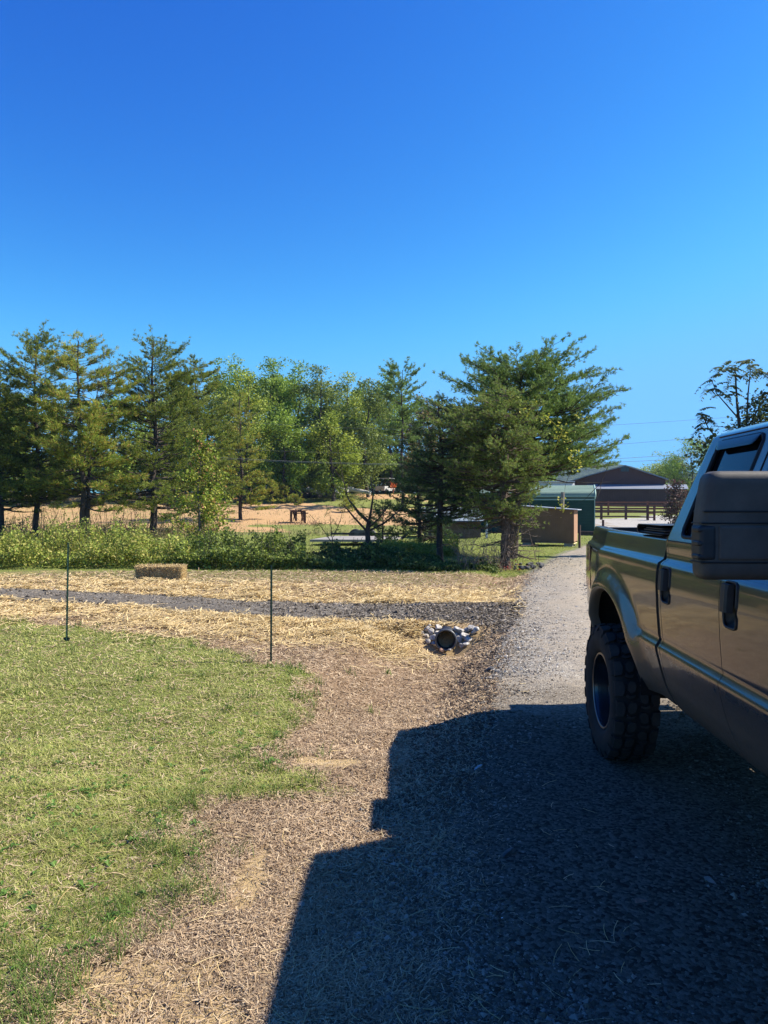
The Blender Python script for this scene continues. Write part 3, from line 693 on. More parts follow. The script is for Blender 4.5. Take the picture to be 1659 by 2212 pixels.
# understory in front of the wood: dark low brush along the top of the field
m = MB(); x = rng.uniform(-62, 14, 42000); yy_ = 90+rng.uniform(0, 9, 42000); z = G(x, yy_)+rng.random(42000)**.7*4.2*(.5+fbm(x*.2, yy_*.2, 3))
leaves(m, np.stack([x, yy_, z], -1), .45, .3)
tag(m.build('wood_undergrowth', M_DEC[2]), 'low dark undergrowth between the trunks at the foot of the wood', 'undergrowth', kind='stuff')

# --- the big roadside evergreens
tk, cr = conifer(6.35, 3.7, .42, .2, 205, None, L=.11, w=.021, kn=11, dens=.9, rise=.26, bias=(.06, 0), prof=lambda u: .98*(1-u)**.27, dead=4)
place_tree('pine_tree', tk, cr, pl(1104, 25.5), M_BARK, M_PINE_B, 'wide dark-green pine spreading over the road edge, largest tree in the picture')
tk, cr = conifer(hgt(1075, 838, 22), 1.75, .25, .145, 190, None, kind='c', L=.075, w=.018, kn=11, dens=1.1, rise=.1, bias=(-.32, 0), prof=lambda u: (.70+.9*u)*(1-u)**.45*1.15, dead=26)
# shaggy vines and strips on its trunk
for i in range(46):
    a0 = rng.random()*2*PI; z0 = rng.uniform(0, 1.6); l = rng.uniform(.3, 1.1)
    zz_ = np.linspace(z0, z0+l, 7); aa = a0+np.cumsum(rng.normal(0, .22, 7)); rr = .14+np.abs(rng.normal(0, .035, 7)); rr[-1] += rng.uniform(0, .22)
    tk.tube(np.stack([rr*np.cos(aa), rr*np.sin(aa), zz_], -1), .006, 3, cap=False)
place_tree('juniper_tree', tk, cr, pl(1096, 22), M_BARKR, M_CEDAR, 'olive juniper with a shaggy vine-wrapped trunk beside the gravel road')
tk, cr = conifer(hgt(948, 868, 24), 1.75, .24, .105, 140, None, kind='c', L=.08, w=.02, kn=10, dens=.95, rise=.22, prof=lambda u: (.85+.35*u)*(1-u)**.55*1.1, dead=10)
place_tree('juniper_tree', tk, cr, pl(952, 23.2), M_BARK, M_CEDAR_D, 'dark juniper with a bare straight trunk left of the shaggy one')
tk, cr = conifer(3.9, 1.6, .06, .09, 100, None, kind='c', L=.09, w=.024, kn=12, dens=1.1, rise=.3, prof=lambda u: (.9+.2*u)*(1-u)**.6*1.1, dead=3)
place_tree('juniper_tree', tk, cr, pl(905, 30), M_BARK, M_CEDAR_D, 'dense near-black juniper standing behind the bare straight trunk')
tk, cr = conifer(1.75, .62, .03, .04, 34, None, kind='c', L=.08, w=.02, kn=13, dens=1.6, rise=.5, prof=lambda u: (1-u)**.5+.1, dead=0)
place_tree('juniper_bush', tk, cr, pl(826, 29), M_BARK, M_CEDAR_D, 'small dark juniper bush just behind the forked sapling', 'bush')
# yellow grape leaves climbing in the juniper
m = MB()
for (px, py, Y) in [(1175, 905, 21.2), (1205, 925, 21.4), (1220, 945, 21.6), (1130, 890, 21.2), (1255, 905, 22), (1150, 868, 22), (1245, 1000, 21.8), (1215, 1090, 21.5), (1235, 985, 21.5), (1105, 860, 22)]:
    c = at(px, py, Y); leaves(m, c+rng.normal(0, .11, (26, 3)), .085, .07)
m.tube(np.array([at(1110, 1180, 21.7), at(1140, 1080, 21.3), at(1190, 990, 21.2), at(1215, 930, 21.3), at(1180, 900, 21.2)]), .006, 4)
tag(m.build('climbing_vine', leafmat('vine_mat', [(.35, .36, .05), (.45, .42, .06), (.22, .28, .05)], transl=.4)), 'yellow-leaved vine climbing through the shaggy juniper', 'vine')

# --- young sweetgum, yellow green with a few red leaves
H = hgt(440, 935, 27); tk = MB(); cr = MB()
T = wobble((0, 0, -.1), (.05, 0, H), 14, .02); tk.tube(T, np.linspace(.05, .006, 14), 6)
C = []
for i in range(62):
    f = .1+.9*(i+rng.random())/62; p = np.array([np.interp(f*H, T[:, 2], T[:, j]) for j in range(3)]); az = rng.random()*2*PI
    l = (1.32*(1-f)**.7*min(1, f*3+.35)+.10)*rng.uniform(.6, 1.1); q = p+np.array([math.cos(az)*l, math.sin(az)*l, l*.5])
    tk.tube(np.stack([p, (p+q)/2+[0, 0, -.02], q]), [.012, .008, .003], 3, cap=False)
    k_ = int(24+80*l); C.append(p+(q-p)*rng.uniform(.15, 1.05, (k_, 1))+rng.normal(0, .09, (k_, 3)))
C = np.concatenate(C); leaves(cr, C, .105, .085, up=.2)
M_GUM = leafmat('sweetgum_leaf_mat', [(0.232, 0.308, 0.036), (0.348, 0.392, 0.054), (0.493, 0.476, 0.096), (0.145, 0.224, 0.024), (0.189, 0.266, 0.030), (0.435, 0.196, 0.108), (0.290, 0.350, 0.042), (0.131, 0.196, 0.024)], transl=.35, nscale=1.2, namp=.3)
place_tree('sweetgum_tree', tk, cr, pl(430, 27), M_BARKG, M_GUM, 'young yellow-green sweetgum with reddish leaves rising from the bramble')

# --- pinnate saplings
def pinnate(m, p, d, L, nl, lw, droop=.5):
    d = np.array(d, float); d /= np.linalg.norm(d); s_ = np.cross(d, [0, 0, 1.]); s_ /= np.linalg.norm(s_)+1e-6
    prev = np.array(p, float); pts = [prev]
    for i in range(nl):
        t = (i+1)/nl; q = np.array(p)+d*L*t+np.array([0, 0, -droop*L*t*t]); pts.append(q)
        for sg in (-1, 1):
            l = lw*(1.15-.5*t)*rng.uniform(.8, 1.15); e = q+s_*sg*l*.75+d*l*.25+np.array([0, 0, -l*rng.uniform(.2, .75)])
            mid = (q+e)/2; wv = np.cross(e-q, [0, 0, 1.]); wv /= np.linalg.norm(wv)+1e-6; wv *= l*.24
            m.add([q, mid-wv, e, mid+wv+[0, 0, l*.1]], [[0, 1, 2, 3]])
    m.tube(np.array(pts), .004, 3, cap=False)
M_AIL = leafmat('ailanthus_leaf_mat', [(.13, .21, .03), (.24, .32, .05), (.34, .36, .08), (.07, .11, .025)], transl=.4, nscale=.8, namp=.35)
M_AILD = leafmat('dark_ailanthus_leaf_mat', [(.05, .075, .03), (.09, .12, .035), (.16, .19, .05), (.035, .05, .025)], transl=.3, nscale=.8, namp=.45)
def sapling(name, segs, tips, scale, leaf, nl, lw, bark, fol, label, extra=None, nf=7):
    """segs: limb polylines as photo points at a depth; tips carry a whorl of pinnate leaves"""
    tk = MB(); cr = MB()
    o0 = np.array(segs[0][0][0])
    for P, r0, r1 in segs:
        P = np.array(P)-o0; n = max(2, len(P)); tk.tube(P, np.linspace(r0, r1, n), 6)
    for c, n_, L in tips:
        for i in range(n_):
            a_ = rng.random()*2*PI; pinnate(cr, np.array(c)-o0+rng.normal(0, .04, 3)+[0, 0, -rng.random()*L*.55], (math.cos(a_), math.sin(a_), rng.uniform(-.1, .7)), L*rng.uniform(.7, 1.1), nl, lw, rng.uniform(.35, 1.0))
    if extra: extra(cr, tk, o0)
    r = empty(name, tuple(o0), 0, label, 'tree'); tk.build('trunk', bark, r); cr.build('crown', fol, r); return r
Y = 22.5; A_ = lambda px, py, dy=0: at(px, py, Y+dy)
sg = [([A_(796, 1228), A_(796, 1190), A_(794, 1150), A_(797, 1125)], .10, .075),
      ([A_(797, 1128), A_(775, 1108, .1), A_(762, 1090, .2), A_(752, 1078, .3)], .055, .02), ([A_(795, 1150), A_(765, 1118, -.2), A_(742, 1090, -.4)], .04, .015),
      ([A_(797, 1128), A_(802, 1100), A_(806, 1070), A_(800, 1030)], .05, .012), ([A_(800, 1145), A_(830, 1130, .2), A_(860, 1105, .5), A_(885, 1082, .6)], .035, .01),
      ([A_(797, 1140), A_(820, 1118, -.3), A_(846, 1085, -.4)], .03, .01), ([A_(752, 1078, .3), A_(740, 1030, .3), A_(733, 985, .2), A_(728, 955)], .018, .006), ([A_(745, 1045, .3), A_(720, 1010), A_(705, 965)], .012, .004), ([A_(740, 1080, -.4), A_(700, 1073), A_(670, 1080)], .010, .004)]
tips = [(A_(798, 1062), 9, .5), (A_(786, 1056), 3, .45), (A_(705, 962), 6, .45), (A_(728, 950), 5, .4), (A_(690, 985), 5, .4), (A_(755, 1000), 5, .4), (A_(708, 1010), 4, .35), (A_(712, 1030), 4, .35), (A_(775, 1105), 6, .35), (A_(760, 1085), 5, .3), (A_(820, 1100), 7, .35), (A_(850, 1110), 7, .35), (A_(800, 1110), 6, .35), (A_(785, 1090), 6, .35)]
sapling('forked_sapling', sg, tips, 1, None, 7, .075, M_BARK, M_AIL, 'forked young tree with drooping feather-like leaves above the dark bramble')
# small twiggy shrub left of it
Y = 23.5
sapling('twiggy_shrub', [([A_(725, 1210), A_(716, 1150), A_(712, 1105)], .02, .005), ([A_(722, 1180), A_(695, 1140), A_(668, 1110)], .014, .004), ([A_(720, 1160), A_(735, 1125), A_(742, 1095)], .014, .004)],
        [(A_(712, 1100), 7, .22), (A_(690, 1130), 7, .22), (A_(722, 1122), 7, .22), (A_(705, 1150), 6, .2), (A_(735, 1140), 5, .2)], 1, None, 5, .06, M_BARK, M_DEC[0], 'slight leafy shrub standing out of the bramble in front of the flatbed trailer')
# tree of heaven above the truck cab, right edge
Y = 27
sg = [([np.array([XW(1600, Y), Y, gz(XW(1600, Y), Y)]), A_(1602, 1000), A_(1598, 930), A_(1592, 870), A_(1588, 800)], .10, .02), ([A_(1602, 1010), A_(1612, 930), A_(1616, 850), A_(1622, 790)], .05, .012),
      ([A_(1596, 905), A_(1570, 875), A_(1548, 850), A_(1538, 822)], .028, .01), ([A_(1602, 1000), A_(1560, 960), A_(1530, 925), A_(1515, 890)], .04, .01), ([A_(1598, 925), A_(1560, 922), A_(1535, 920)], .018, .006), ([A_(1612, 930), A_(1640, 880), A_(1672, 830)], .03, .01)]
tips = [(A_(1560, 795), 5, .62), (A_(1580, 782), 6, .6), (A_(1590, 800), 4, .55), (A_(1622, 776), 7, .7), (A_(1640, 788), 6, .62), (A_(1612, 800), 3, .5), (A_(1652, 805), 5, .6), (A_(1576, 832), 4, .5), (A_(1541, 818), 5, .62), (A_(1530, 840), 3, .55), (A_(1512, 880), 5, .58), (A_(1528, 892), 5, .55), (A_(1518, 912), 4, .5),
        (A_(1568, 852), 3, .5), (A_(1600, 870), 3, .45), (A_(1575, 925), 4, .5), (A_(1548, 935), 4, .45), (A_(1605, 910), 4, .5), (A_(1660, 835), 5, .6), (A_(1672, 860), 5, .6), (A_(1680, 800), 5, .6)]
def vinebulk(cr, tk, o0):
    c = np.concatenate([at(px, py, Y)-o0+rng.normal(0, sp, (nn, 3))*[1, 1, .8] for px, py, sp, nn in [(1652, 872, .30, 260), (1640, 905, .34, 300), (1618, 935, .38, 380), (1668, 920, .45, 600), (1550, 962, .34, 260), (1530, 985, .40, 320), (1590, 985, .55, 700)]])
    leaves(cr, c, .15, .11)
sapling('tree_of_heaven', sg, tips, 1, None, 8, .19, M_BARK, M_AILD, 'tall sparse tree with long feathery leaves above the truck cab at the right edge', extra=vinebulk)
# trees beyond the cab, right of the barn
for px, py, Yt, R_, mi, lab in [(1462, 985, 128, 4.0, 2, 'rounded green tree just right of the barn gable'), (1500, 950, 122, 5.4, 0, 'taller leafy tree rising between the barn and the truck cab'), (1425, 1002, 150, 5.5, 1, 'yellow-green tree rising behind the right end of the barn roof')]:
    H = hgt(px, py, Yt); tk, cr = broadleaf(H, R_, .1, .14, 8200, L=.26, nblob=20, limbs=10); place_tree('broadleaf_tree', tk, cr, pl(px, Yt), M_BARK, M_DEC[mi], lab)
tk, cr = broadleaf(hgt(1452, 1036, 50), .85, .05, .05, 2600, L=.16, nblob=12, limbs=9); place_tree('red_leaved_shrub', tk, cr, pl(1462, 50), M_BARK, leafmat('red_leaf_mat', [(.13, .06, .055), (.09, .075, .045), (.20, .10, .09), (.06, .07, .03)], transl=.3), 'dark reddish shrub in front of the barn lean-to', 'bush')
tk, cr = broadleaf(4.5, 2.0, .1, .1, 5000, L=.24, nblob=12, limbs=9); place_tree('broadleaf_tree', tk, cr, pl(1180, 70), M_BARK, M_DEC[0], 'green tree behind the left end of the barn roof, seen under the wide pine')
# trees right of the road outside the frame whose shadow stripes the road
# little pines in the far field
def bush_pine(H, R, px, Y, label, L=.2, kn=11):
    tk, cr = conifer(H, R, .04, .05, 34, None, L=L, w=.04, kn=kn, dens=.75, rise=.7, prof=lambda u: (1-u)**.7+.08, dead=0)
    place_tree('young_pine', tk, cr, pl(px, Y), M_BARK, M_PINE_Y, label, 'tree')
bush_pine(2.0, .75, 588, 74, 'larger of two little green pines in the far sandy field')
bush_pine(1.75, .7, 612, 74.5, 'shorter pine touching the larger little pine in the far field')
bush_pine(.75, .8, 636, 73, 'low pine tuft right of the two little pines')
bush_pine(.95, .7, 752, 68, 'single low pine tuft seen through the forked young tree')

# brown-green weeds and brush between the pines
m = MB(); n_ = 15000; px = rng.uniform(-120, 470, n_); Yb = rng.uniform(38, 52, n_); x = (px-IW/2)/FPX*Yb
hh = 1.25*sst(.35, .75, fbm(x*.35, Yb*.35, 401))*(.4+vn(x*1.3, Yb*1.3, 402)); z = G(x, Yb)+hh*rng.random(n_)**.7
leaves(m, np.stack([x, Yb, z], -1), .14, .08)
for i in range(260):
    j = rng.integers(0, n_); p = np.array([x[j], Yb[j], float(G(x[j:j+1], Yb[j:j+1])[0])]); m.tube(wobble(p, p+[rng.normal(0, .3), 0, rng.uniform(.4, 1.7)], 4, .08), .012, 3, cap=False)
tag(m.build('field_brush', leafmat('field_brush_mat', [(.20, .20, .06), (.26, .19, .10), (.14, .17, .04), (.32, .26, .13), (.17, .12, .07)], transl=.3, nscale=.2)), 'brown and green weeds between the trunks of the left-hand pines', 'weeds', kind='stuff')
# --- bramble hedge
def bramble(name, fx, n, y0, y1, hf, cols, label, L=.085, seed=5):
    m = MB(); px = rng.uniform(fx[0], fx[1], n); Yb = rng.uniform(y0, y1, n); x = (px-IW/2)/FPX*Yb
    hh = .74*hf(px)*(.18+.75*fbm(x*.9, Yb*.9, seed)+1.1*sst(.3, .9, vn(x*2.1, Yb*1.7, seed+1))*vn(x*5, Yb*4, seed+2)+.35*vn(x*7, Yb*7, seed+4)); t = rng.random(n)**.6
    z = G(x, Yb)+hh*t*(1-((Yb-(y0+y1)/2)/(y1-y0)*1.7)**2*.55)
    k_ = (fbm(x*2.2, z*2.5+Yb*2.2, seed+3) > .34)
    C = np.stack([x, Yb, z], -1)[k_]
    leaves(m, C, L, L*.65, up=.25)
    ns = n//420
    for i in range(ns):
        j = rng.integers(0, n); p = np.array([x[j], Yb[j], float(G(x[j:j+1], Yb[j:j+1])[0])]); h_ = hf(px[j])*rng.uniform(.4, 1.35)
        q = p+np.array([rng.normal(0, .35), rng.normal(0, .2), h_]); m.tube(wobble(p, q, 4, .1), .006, 3, cap=False, mi=1)
    o = m.build(name, [leafmat(name+'_mat', cols, transl=.35, nscale=.9, namp=.45), M_BARK])
    return tag(o, label, 'bramble', kind='stuff')
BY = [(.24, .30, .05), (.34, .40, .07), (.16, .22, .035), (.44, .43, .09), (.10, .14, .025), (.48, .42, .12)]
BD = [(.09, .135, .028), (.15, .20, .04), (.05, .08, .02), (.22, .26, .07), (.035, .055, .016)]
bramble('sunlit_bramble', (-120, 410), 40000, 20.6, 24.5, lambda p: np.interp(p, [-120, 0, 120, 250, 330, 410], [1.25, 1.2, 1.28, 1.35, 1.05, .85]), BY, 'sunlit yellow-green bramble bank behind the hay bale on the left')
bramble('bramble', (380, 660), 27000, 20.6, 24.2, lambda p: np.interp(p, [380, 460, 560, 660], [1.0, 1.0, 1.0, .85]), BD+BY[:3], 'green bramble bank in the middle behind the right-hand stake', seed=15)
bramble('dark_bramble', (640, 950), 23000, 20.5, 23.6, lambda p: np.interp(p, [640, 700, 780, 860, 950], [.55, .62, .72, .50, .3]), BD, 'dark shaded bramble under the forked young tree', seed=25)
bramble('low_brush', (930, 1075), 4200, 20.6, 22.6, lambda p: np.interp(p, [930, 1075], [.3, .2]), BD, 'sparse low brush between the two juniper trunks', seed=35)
bramble('yellow_weeds', (820, 990), 9000, 25.5, 28.5, lambda p: .62+0*p, [(.30, .32, .05), (.22, .26, .045), (.38, .36, .07)], 'bright yellow-green weeds behind the dark bramble', seed=45, L=.09)
# bare twiggy brush at the juniper trunks
m = MB()
for i in range(70):
    px = rng.uniform(985, 1105); Yb = rng.uniform(21, 22.3); x = XW(px, Yb); p = np.array([x, Yb, gz(x, Yb)]); h_ = rng.uniform(.3, 1.2)
    B = wobble(p, p+[rng.normal(0, .3), rng.normal(0, .2), h_], 6, .12); m.tube(B, np.linspace(.009, .003, 6), 3, cap=False)
    for _ in range(4):
        s = B[rng.integers(1, 6)]; m.tube(wobble(s, s+np.array([rng.normal(0, .25), rng.normal(0, .15), rng.uniform(0, .3)]), 4, .1), np.linspace(.005, .002, 4), 3, cap=False)
tag(m.build('bare_brush', mat('twig_mat', (.20, .15, .115), .9, var=.4)), 'tangle of bare grey-brown twigs round the juniper trunks', 'brush', kind='stuff')
# little red-leaved creeper and dark rubble at the trunk foot
m = MB(); c = at(1100, 1232, 21.6); leaves(m, c+rng.normal(0, 1, (160, 3))*[.22, .15, .10]+[0, 0, .04], .06, .045)
tag(m.build('red_creeper', leafmat('creeper_mat', [(.28, .03, .03), (.16, .03, .03), (.20, .08, .06)], transl=.3)), 'patch of red creeper leaves at the foot of the shaggy juniper', 'creeper')

# ------------------------------------------------------------------ stakes, bale, pipe and rocks
M_TPOST = mat('green_post_paint', (.016, .045, .034), .45, var=.35, scale=12, spec=.4)
def tpost(px0, py0, px1, py1, label, plate):
    b = onflat(px1, py1); Yb = b[1]; z0 = gz(b[0], Yb); b = at(px1, py1, Yb); top = at(px0, py0, Yb)
    r = empty('fence_stake', (b[0], b[1], z0), 0, label, 'stake', 'green metal fence stakes on the lawn')
    a_ = np.array([0, 0, -.05]); t_ = top-np.array([b[0], b[1], z0]); m = MB()
    m.bar(a_, t_, .024, .005); m.bar(a_+[0, .013, 0], t_+[0, .013, 0], .006, .022)
    L = t_[2]
    for i in range(int(L/.055)):
        p = a_+(t_-a_)*((i+.8)*.055/L); m.box(-.006, .006, -.012, -.003, -.006, .006, o=p)
    m.build('post', M_TPOST, r)
    if plate:
        m = MB(); m.add([[-.03, .012, .0], [.03, .012, .0], [.045, .012, .03], [.03, .012, .05], [-.03, .012, .05], [-.045, .012, .03], [-.03, .016, .0], [.03, .016, .0], [.045, .016, .03], [.03, .016, .05], [-.03, .016, .05], [-.045, .016, .03]],
                        [[5, 4, 3, 2, 1, 0], [6, 7, 8, 9, 10, 11]]); m.build('anchor_plate', M_TPOST, r)
tpost(146.5, 1172, 143, 1393, 'green metal stake with an anchor plate, farther left on the lawn', True)
tpost(586, 1222, 585, 1434, 'thin dark green metal stake near the ditch, right of the hay bale', False)

b = onflat(348, 1257); bx, by = float(b[0]), float(b[1]); bz = gz(bx, by)
BW, BD_, BH = .53, .24, .325
k = NT('bale_straw_mat'); nz = k.noise(60, 4, .7); nn = k.noise(6, 3)
k.l(k.mix(k.ramp(nz, [(.35, (0, 0, 0)), (.65, (1, 1, 1))]), (.20, .115, .055), k.mix(nn, (.40, .28, .14), (.55, .41, .22))), k.p.inputs['Base Color']); k.p.inputs['Roughness'].default_value = .95; k.bump(nz, .03, 1)
root = empty('hay_bale', (bx, by, bz), math.radians(2), 'rectangular straw bale lying on the straw strip in front of the bramble', 'hay bale')
m = MB()
def sheet(f, nu, nv):
    u, v = np.meshgrid(np.linspace(-1, 1, nu), np.linspace(-1, 1, nv), indexing='ij'); return f(u, v)
def lump(P):
    d = (fbm(P[..., 0]*14+P[..., 2]*9, P[..., 1]*14+P[..., 2]*13, 7)-.5)*.05; return P+d[..., None]*np.sign(P-np.array([0, 0, .16]))*.8
for f in [lambda u, v: np.stack([u*BW, 0*u-BD_, BH/2+v*BH/2], -1), lambda u, v: np.stack([-u*BW, 0*u+BD_, BH/2+v*BH/2], -1), lambda u, v: np.stack([0*u+BW, u*BD_, BH/2+v*BH/2], -1),
          lambda u, v: np.stack([0*u-BW, -u*BD_, BH/2+v*BH/2], -1), lambda u, v: np.stack([u*BW, v*BD_, 0*u+BH], -1)]:
    P = lump(sheet(f, 30, 14)); c_ = np.array([0, 0, BH/2]); h_ = np.array([BW, BD_, BH/2])
    q = (P-c_)/h_; nrm = (np.abs(q)**9).sum(-1, keepdims=True)**(1/9); P = c_+q/np.maximum(nrm, 1)*1.0*h_
    m.grid(P, True)
m.build('bale_body', k.m, root)
m = MB(); n_ = 5200; face = rng.choice(5, n_, p=[.36, .1, .18, .06, .30]); P = np.zeros((n_, 3)); N = np.zeros((n_, 3))
u, v = rng.uniform(-1, 1, n_), rng.uniform(0, 1, n_)
for fi, (ax, sg) in enumerate([(1, -1), (1, 1), (0, 1), (0, -1), (2, 1)]):
    s_ = face == fi
    if ax == 1: P[s_] = np.stack([u[s_]*BW, np.full(s_.sum(), sg*BD_), v[s_]*BH], -1)
    if ax == 0: P[s_] = np.stack([np.full(s_.sum(), sg*BW), u[s_]*BD_, v[s_]*BH], -1)
    if ax == 2: P[s_] = np.stack([u[s_]*BW, (v[s_]*2-1)*BD_, np.full(s_.sum(), BH)], -1)
    N[s_, ax] = sg
d = N*rng.uniform(.05, .6, (n_, 1))+rng.normal(0, .6, (n_, 3)); d /= np.linalg.norm(d, axis=1, keepdims=True); l = rng.uniform(.02, .09, n_)[:, None]
s_ = np.cross(d, rng.normal(0, 1, (n_, 3))); s_ /= np.linalg.norm(s_, axis=1, keepdims=True); w_ = .0035
V = np.stack([P-d*l*.4-s_*w_, P-d*l*.4+s_*w_, P+d*l*.6+s_*w_, P+d*l*.6-s_*w_], 1).reshape(-1, 3)
m.add(V, np.arange(len(V)).reshape(-1, 4)); m.build('loose_straw_ends', M_STRAW, root)
for x_ in (-.2, .2):
    m = MB(); m.tube(np.array([[x_, -BD_-.012, .0], [x_, -BD_-.014, BH*.9], [x_, -BD_*.9, BH+.006], [x_, BD_*.9, BH+.006], [x_, BD_+.014, BH*.9], [x_, BD_+.012, 0]]), .004, 4); m.build('twine', mat('twine_mat', (.35, .22, .09), .8, var=0), root)

# culvert pipe
Yp = 11.05; pc = at(963, 1383, Yp); PR = .150
root = empty('culvert_pipe', tuple(pc), math.radians(-6), 'black corrugated drain pipe opening into the ditch', 'drain pipe')
M_PIPE = mat('pipe_plastic', (.022, .023, .025), .42, var=.4, scale=9, spec=.5)
M_PIPE_L = mat('pipe_rim_plastic', (.075, .078, .08), .38, var=.5, scale=14, spec=.6)
prof = []
for i in range(60): prof.append((PR-.012+.010*math.cos(i*PI*.5), i*.02+.03))
m = MB(); V0 = m; m.lathe([(r, h) for r, h in prof], 48); m.lathe([(r-.016, h) for r, h in prof][::-1], 48)
for i, v in enumerate(m.V): m.V[i] = np.stack([v[:, 0], v[:, 2], v[:, 1]], -1)
for i, f in enumerate(m.F): m.F[i] = f[:, ::-1]
m.add([[.16*math.cos(a_), .9, .16*math.sin(a_)] for a_ in np.linspace(0, 2*PI, 25)[:-1]], [list(range(24))], False, 1); m.build('pipe_wall', [M_PIPE, mat('pipe_inner_shade', (.004, .004, .004), 1, var=0, spec=0)], root)  # added black disc closes the bore, standing in for the darkness inside
m = MB(); m.lathe([(PR-.018, .05), (PR-.016, 0), (PR-.006, -.008), (PR+.010, -.004), (PR+.013, .015), (PR+.006, .05), (PR-.01, .06)], 56)
for i, v in enumerate(m.V): m.V[i] = np.stack([v[:, 0], v[:, 2], v[:, 1]], -1)
for i, f in enumerate(m.F): m.F[i] = f[:, ::-1]
m.build('pipe_rim', M_PIPE_L, root)
# soil over the pipe
def rock_mesh(rad, flat=.8, sub=2, rough=.22, seed=0, cuts=8):
    """stone: an icosphere cut by random planes, so faces meet in edges"""
    bm = bmesh.new(); bmesh.ops.create_icosphere(bm, subdivisions=3, radius=1)
    r_ = np.random.default_rng(seed); pl_ = []
    for i in range(cuts):
        n = r_.normal(0, 1, 3); n /= np.linalg.norm(n); pl_.append((n, r_.uniform(.38, .78)))
    V = np.array([v.co[:] for v in bm.verts])
    for n, d in pl_:
        t = V@n; o = t > d; V[o] -= n*(t[o]-d)[:, None]*.97
    V += (vn(V[:, 0]*5+9, V[:, 1]*5+V[:, 2]*4, seed)-.5)[:, None]*.05*V
    V[:, 2] *= flat
    F = np.array([[v.index for v in f.verts] for f in bm.faces]); bm.free()
    m = MB(); m.add(V*rad, F, False); return m
def rockmat(name, c, dark):
    k = NT(name); n1 = k.noise(14, 5, .7); n2 = k.noise(45, 3); 
    k.l(k.mix(k.ramp(n1, [(.42, (0, 0, 0)), (.6, (1, 1, 1))]), c, dark), k.p.inputs['Base Color']); k.p.inputs['Roughness'].default_value = .85; k.bump(n2, .01, .7); return k.m
M_ROCK = rockmat('riprap_stone', (.46, .43, .39), (.17, .155, .14)); M_ROCKW = rockmat('white_riprap_stone', (.50, .45, .39), (.26, .235, .20)); M_ROCKD = rockmat('dark_stone', (.09, .088, .09), (.035, .034, .036)); M_ROCKB = rockmat('brown_stone', (.30, .17, .11), (.16, .09, .06))
def rock(px, py, Y, r, mt, lab, grp, flat=.8, sink=0, rz=None, nm='rock', cat='rock'):
    global _rs
    _rs += 1
    if grp and grp.startswith('stones') and 'pipe' in grp:
        Y = 10.2
        while Y < 11.9 and at(px, py, Y)[2] > gz(at(px, py, Y)[0], Y)+r*.35: Y += .02
    p = at(px, py, Y); o = rock_mesh(r, flat, seed=_rs).build(nm, mt); o.location = p-np.array([0, 0, sink]); o.rotation_euler = (rng.normal(0, .3), rng.normal(0, .3), rng.random()*6); return tag(o, lab, cat, grp)
_rs = 100
R1 = [(930, 1362, .075), (945, 1357, .06), (921, 1374, .05), (919, 1361, .045), (934, 1377, .062), (941, 1369, .05), (924, 1386, .05), (938, 1392, .065), (950, 1366, .04), (928, 1352, .04), (913, 1368, .035)]
for px, py, r in R1: rock(px, py, 11.15, r*1.2, M_ROCK if rng.random() < .5 else M_ROCKW, 'pale angular stone packed against the left side of the drain pipe', 'stones left of the drain pipe')
R2 = [(990, 1362, .078), (1003, 1372, .068), (1016, 1355, .075), (992, 1382, .062), (1004, 1391, .06), (1012, 1382, .055), (1007, 1360, .05), (1022, 1366, .05), (998, 1396, .045), (983, 1372, .045)]
for px, py, r in R2: rock(px, py, 11.15, r*1.2, M_ROCK if rng.random() < .6 else M_ROCKW, 'grey angular stone packed against the right side of the drain pipe', 'stones right of the drain pipe')
rock(1031, 1360, 11.2, .062, M_ROCKW, 'palest pinkish stone at the far right end of the stones by the pipe', None)
rock(954, 1404, 10.75, .035, M_ROCKB, 'small reddish-brown stone lying in the mouth of the drain pipe', None)
rock(971, 1404, 10.75, .032, M_ROCK, 'small grey pebble in the drain pipe mouth, right of the brown one', None)
def grock(px, py, r, mt, lab, grp=None, flat=.5, **kw):
    p = onflat(px, py); z = gz(p[0], p[1]); 
    for _ in range(3): p = onflat(px, py, z); z = gz(p[0], p[1])
    return rock(px, py, p[1], r, mt, lab, grp, flat, sink=-r*flat*.3, **kw)
o = grock(1033, 1660, .055, rockmat('pale_block', (.42, .43, .45), (.30, .31, .33)), 'pale flat slab of stone on the shaded gravel edge', flat=.3); o.scale = (1.25, .7, 1)
grock(1095, 1852, .05, M_ROCKD, 'rounded dark brown clod on the shaded gravel by the ditch', flat=.8)
grock(1537, 1912, .05, rockmat('tan_block', (.24, .21, .19), (.17, .15, .13)), 'flat tan stone in the shade below the truck door')
grock(1385, 1962, .05, M_ROCKB, 'low brown stone half sunk in the shaded road')
for px, py, r in [(1078, 1985, .014), (1086, 1992, .018), (1074, 1997, .016)]: grock(px, py, r, mat('white_scrap', (.75, .75, .76), .8, var=.1), 'tiny white stone in a cluster on the shaded gravel', 'white stones on the shaded gravel', flat=.8)
grock(1060, 1448, .06, M_ROCKD, 'dark clod at the crumbling road edge near the ditch')
grock(1078, 1455, .05, M_ROCKD, 'smaller dark clod right beside the one at the road edge')
grock(1068, 1262, .09, M_ROCKB, 'round tan stone at the far road edge below the juniper')
for i in range(24):
    px = rng.uniform(1112, 1172); py = 1226+rng.uniform(-6, 6)+abs(px-1140)*.06; p = onflat(px, py)
    rock(px, py-4, p[1], rng.uniform(.05, .10), M_ROCKD, 'dark broken stone in the low heap right of the shaggy juniper', 'stones of the dark heap by the juniper', flat=.6)

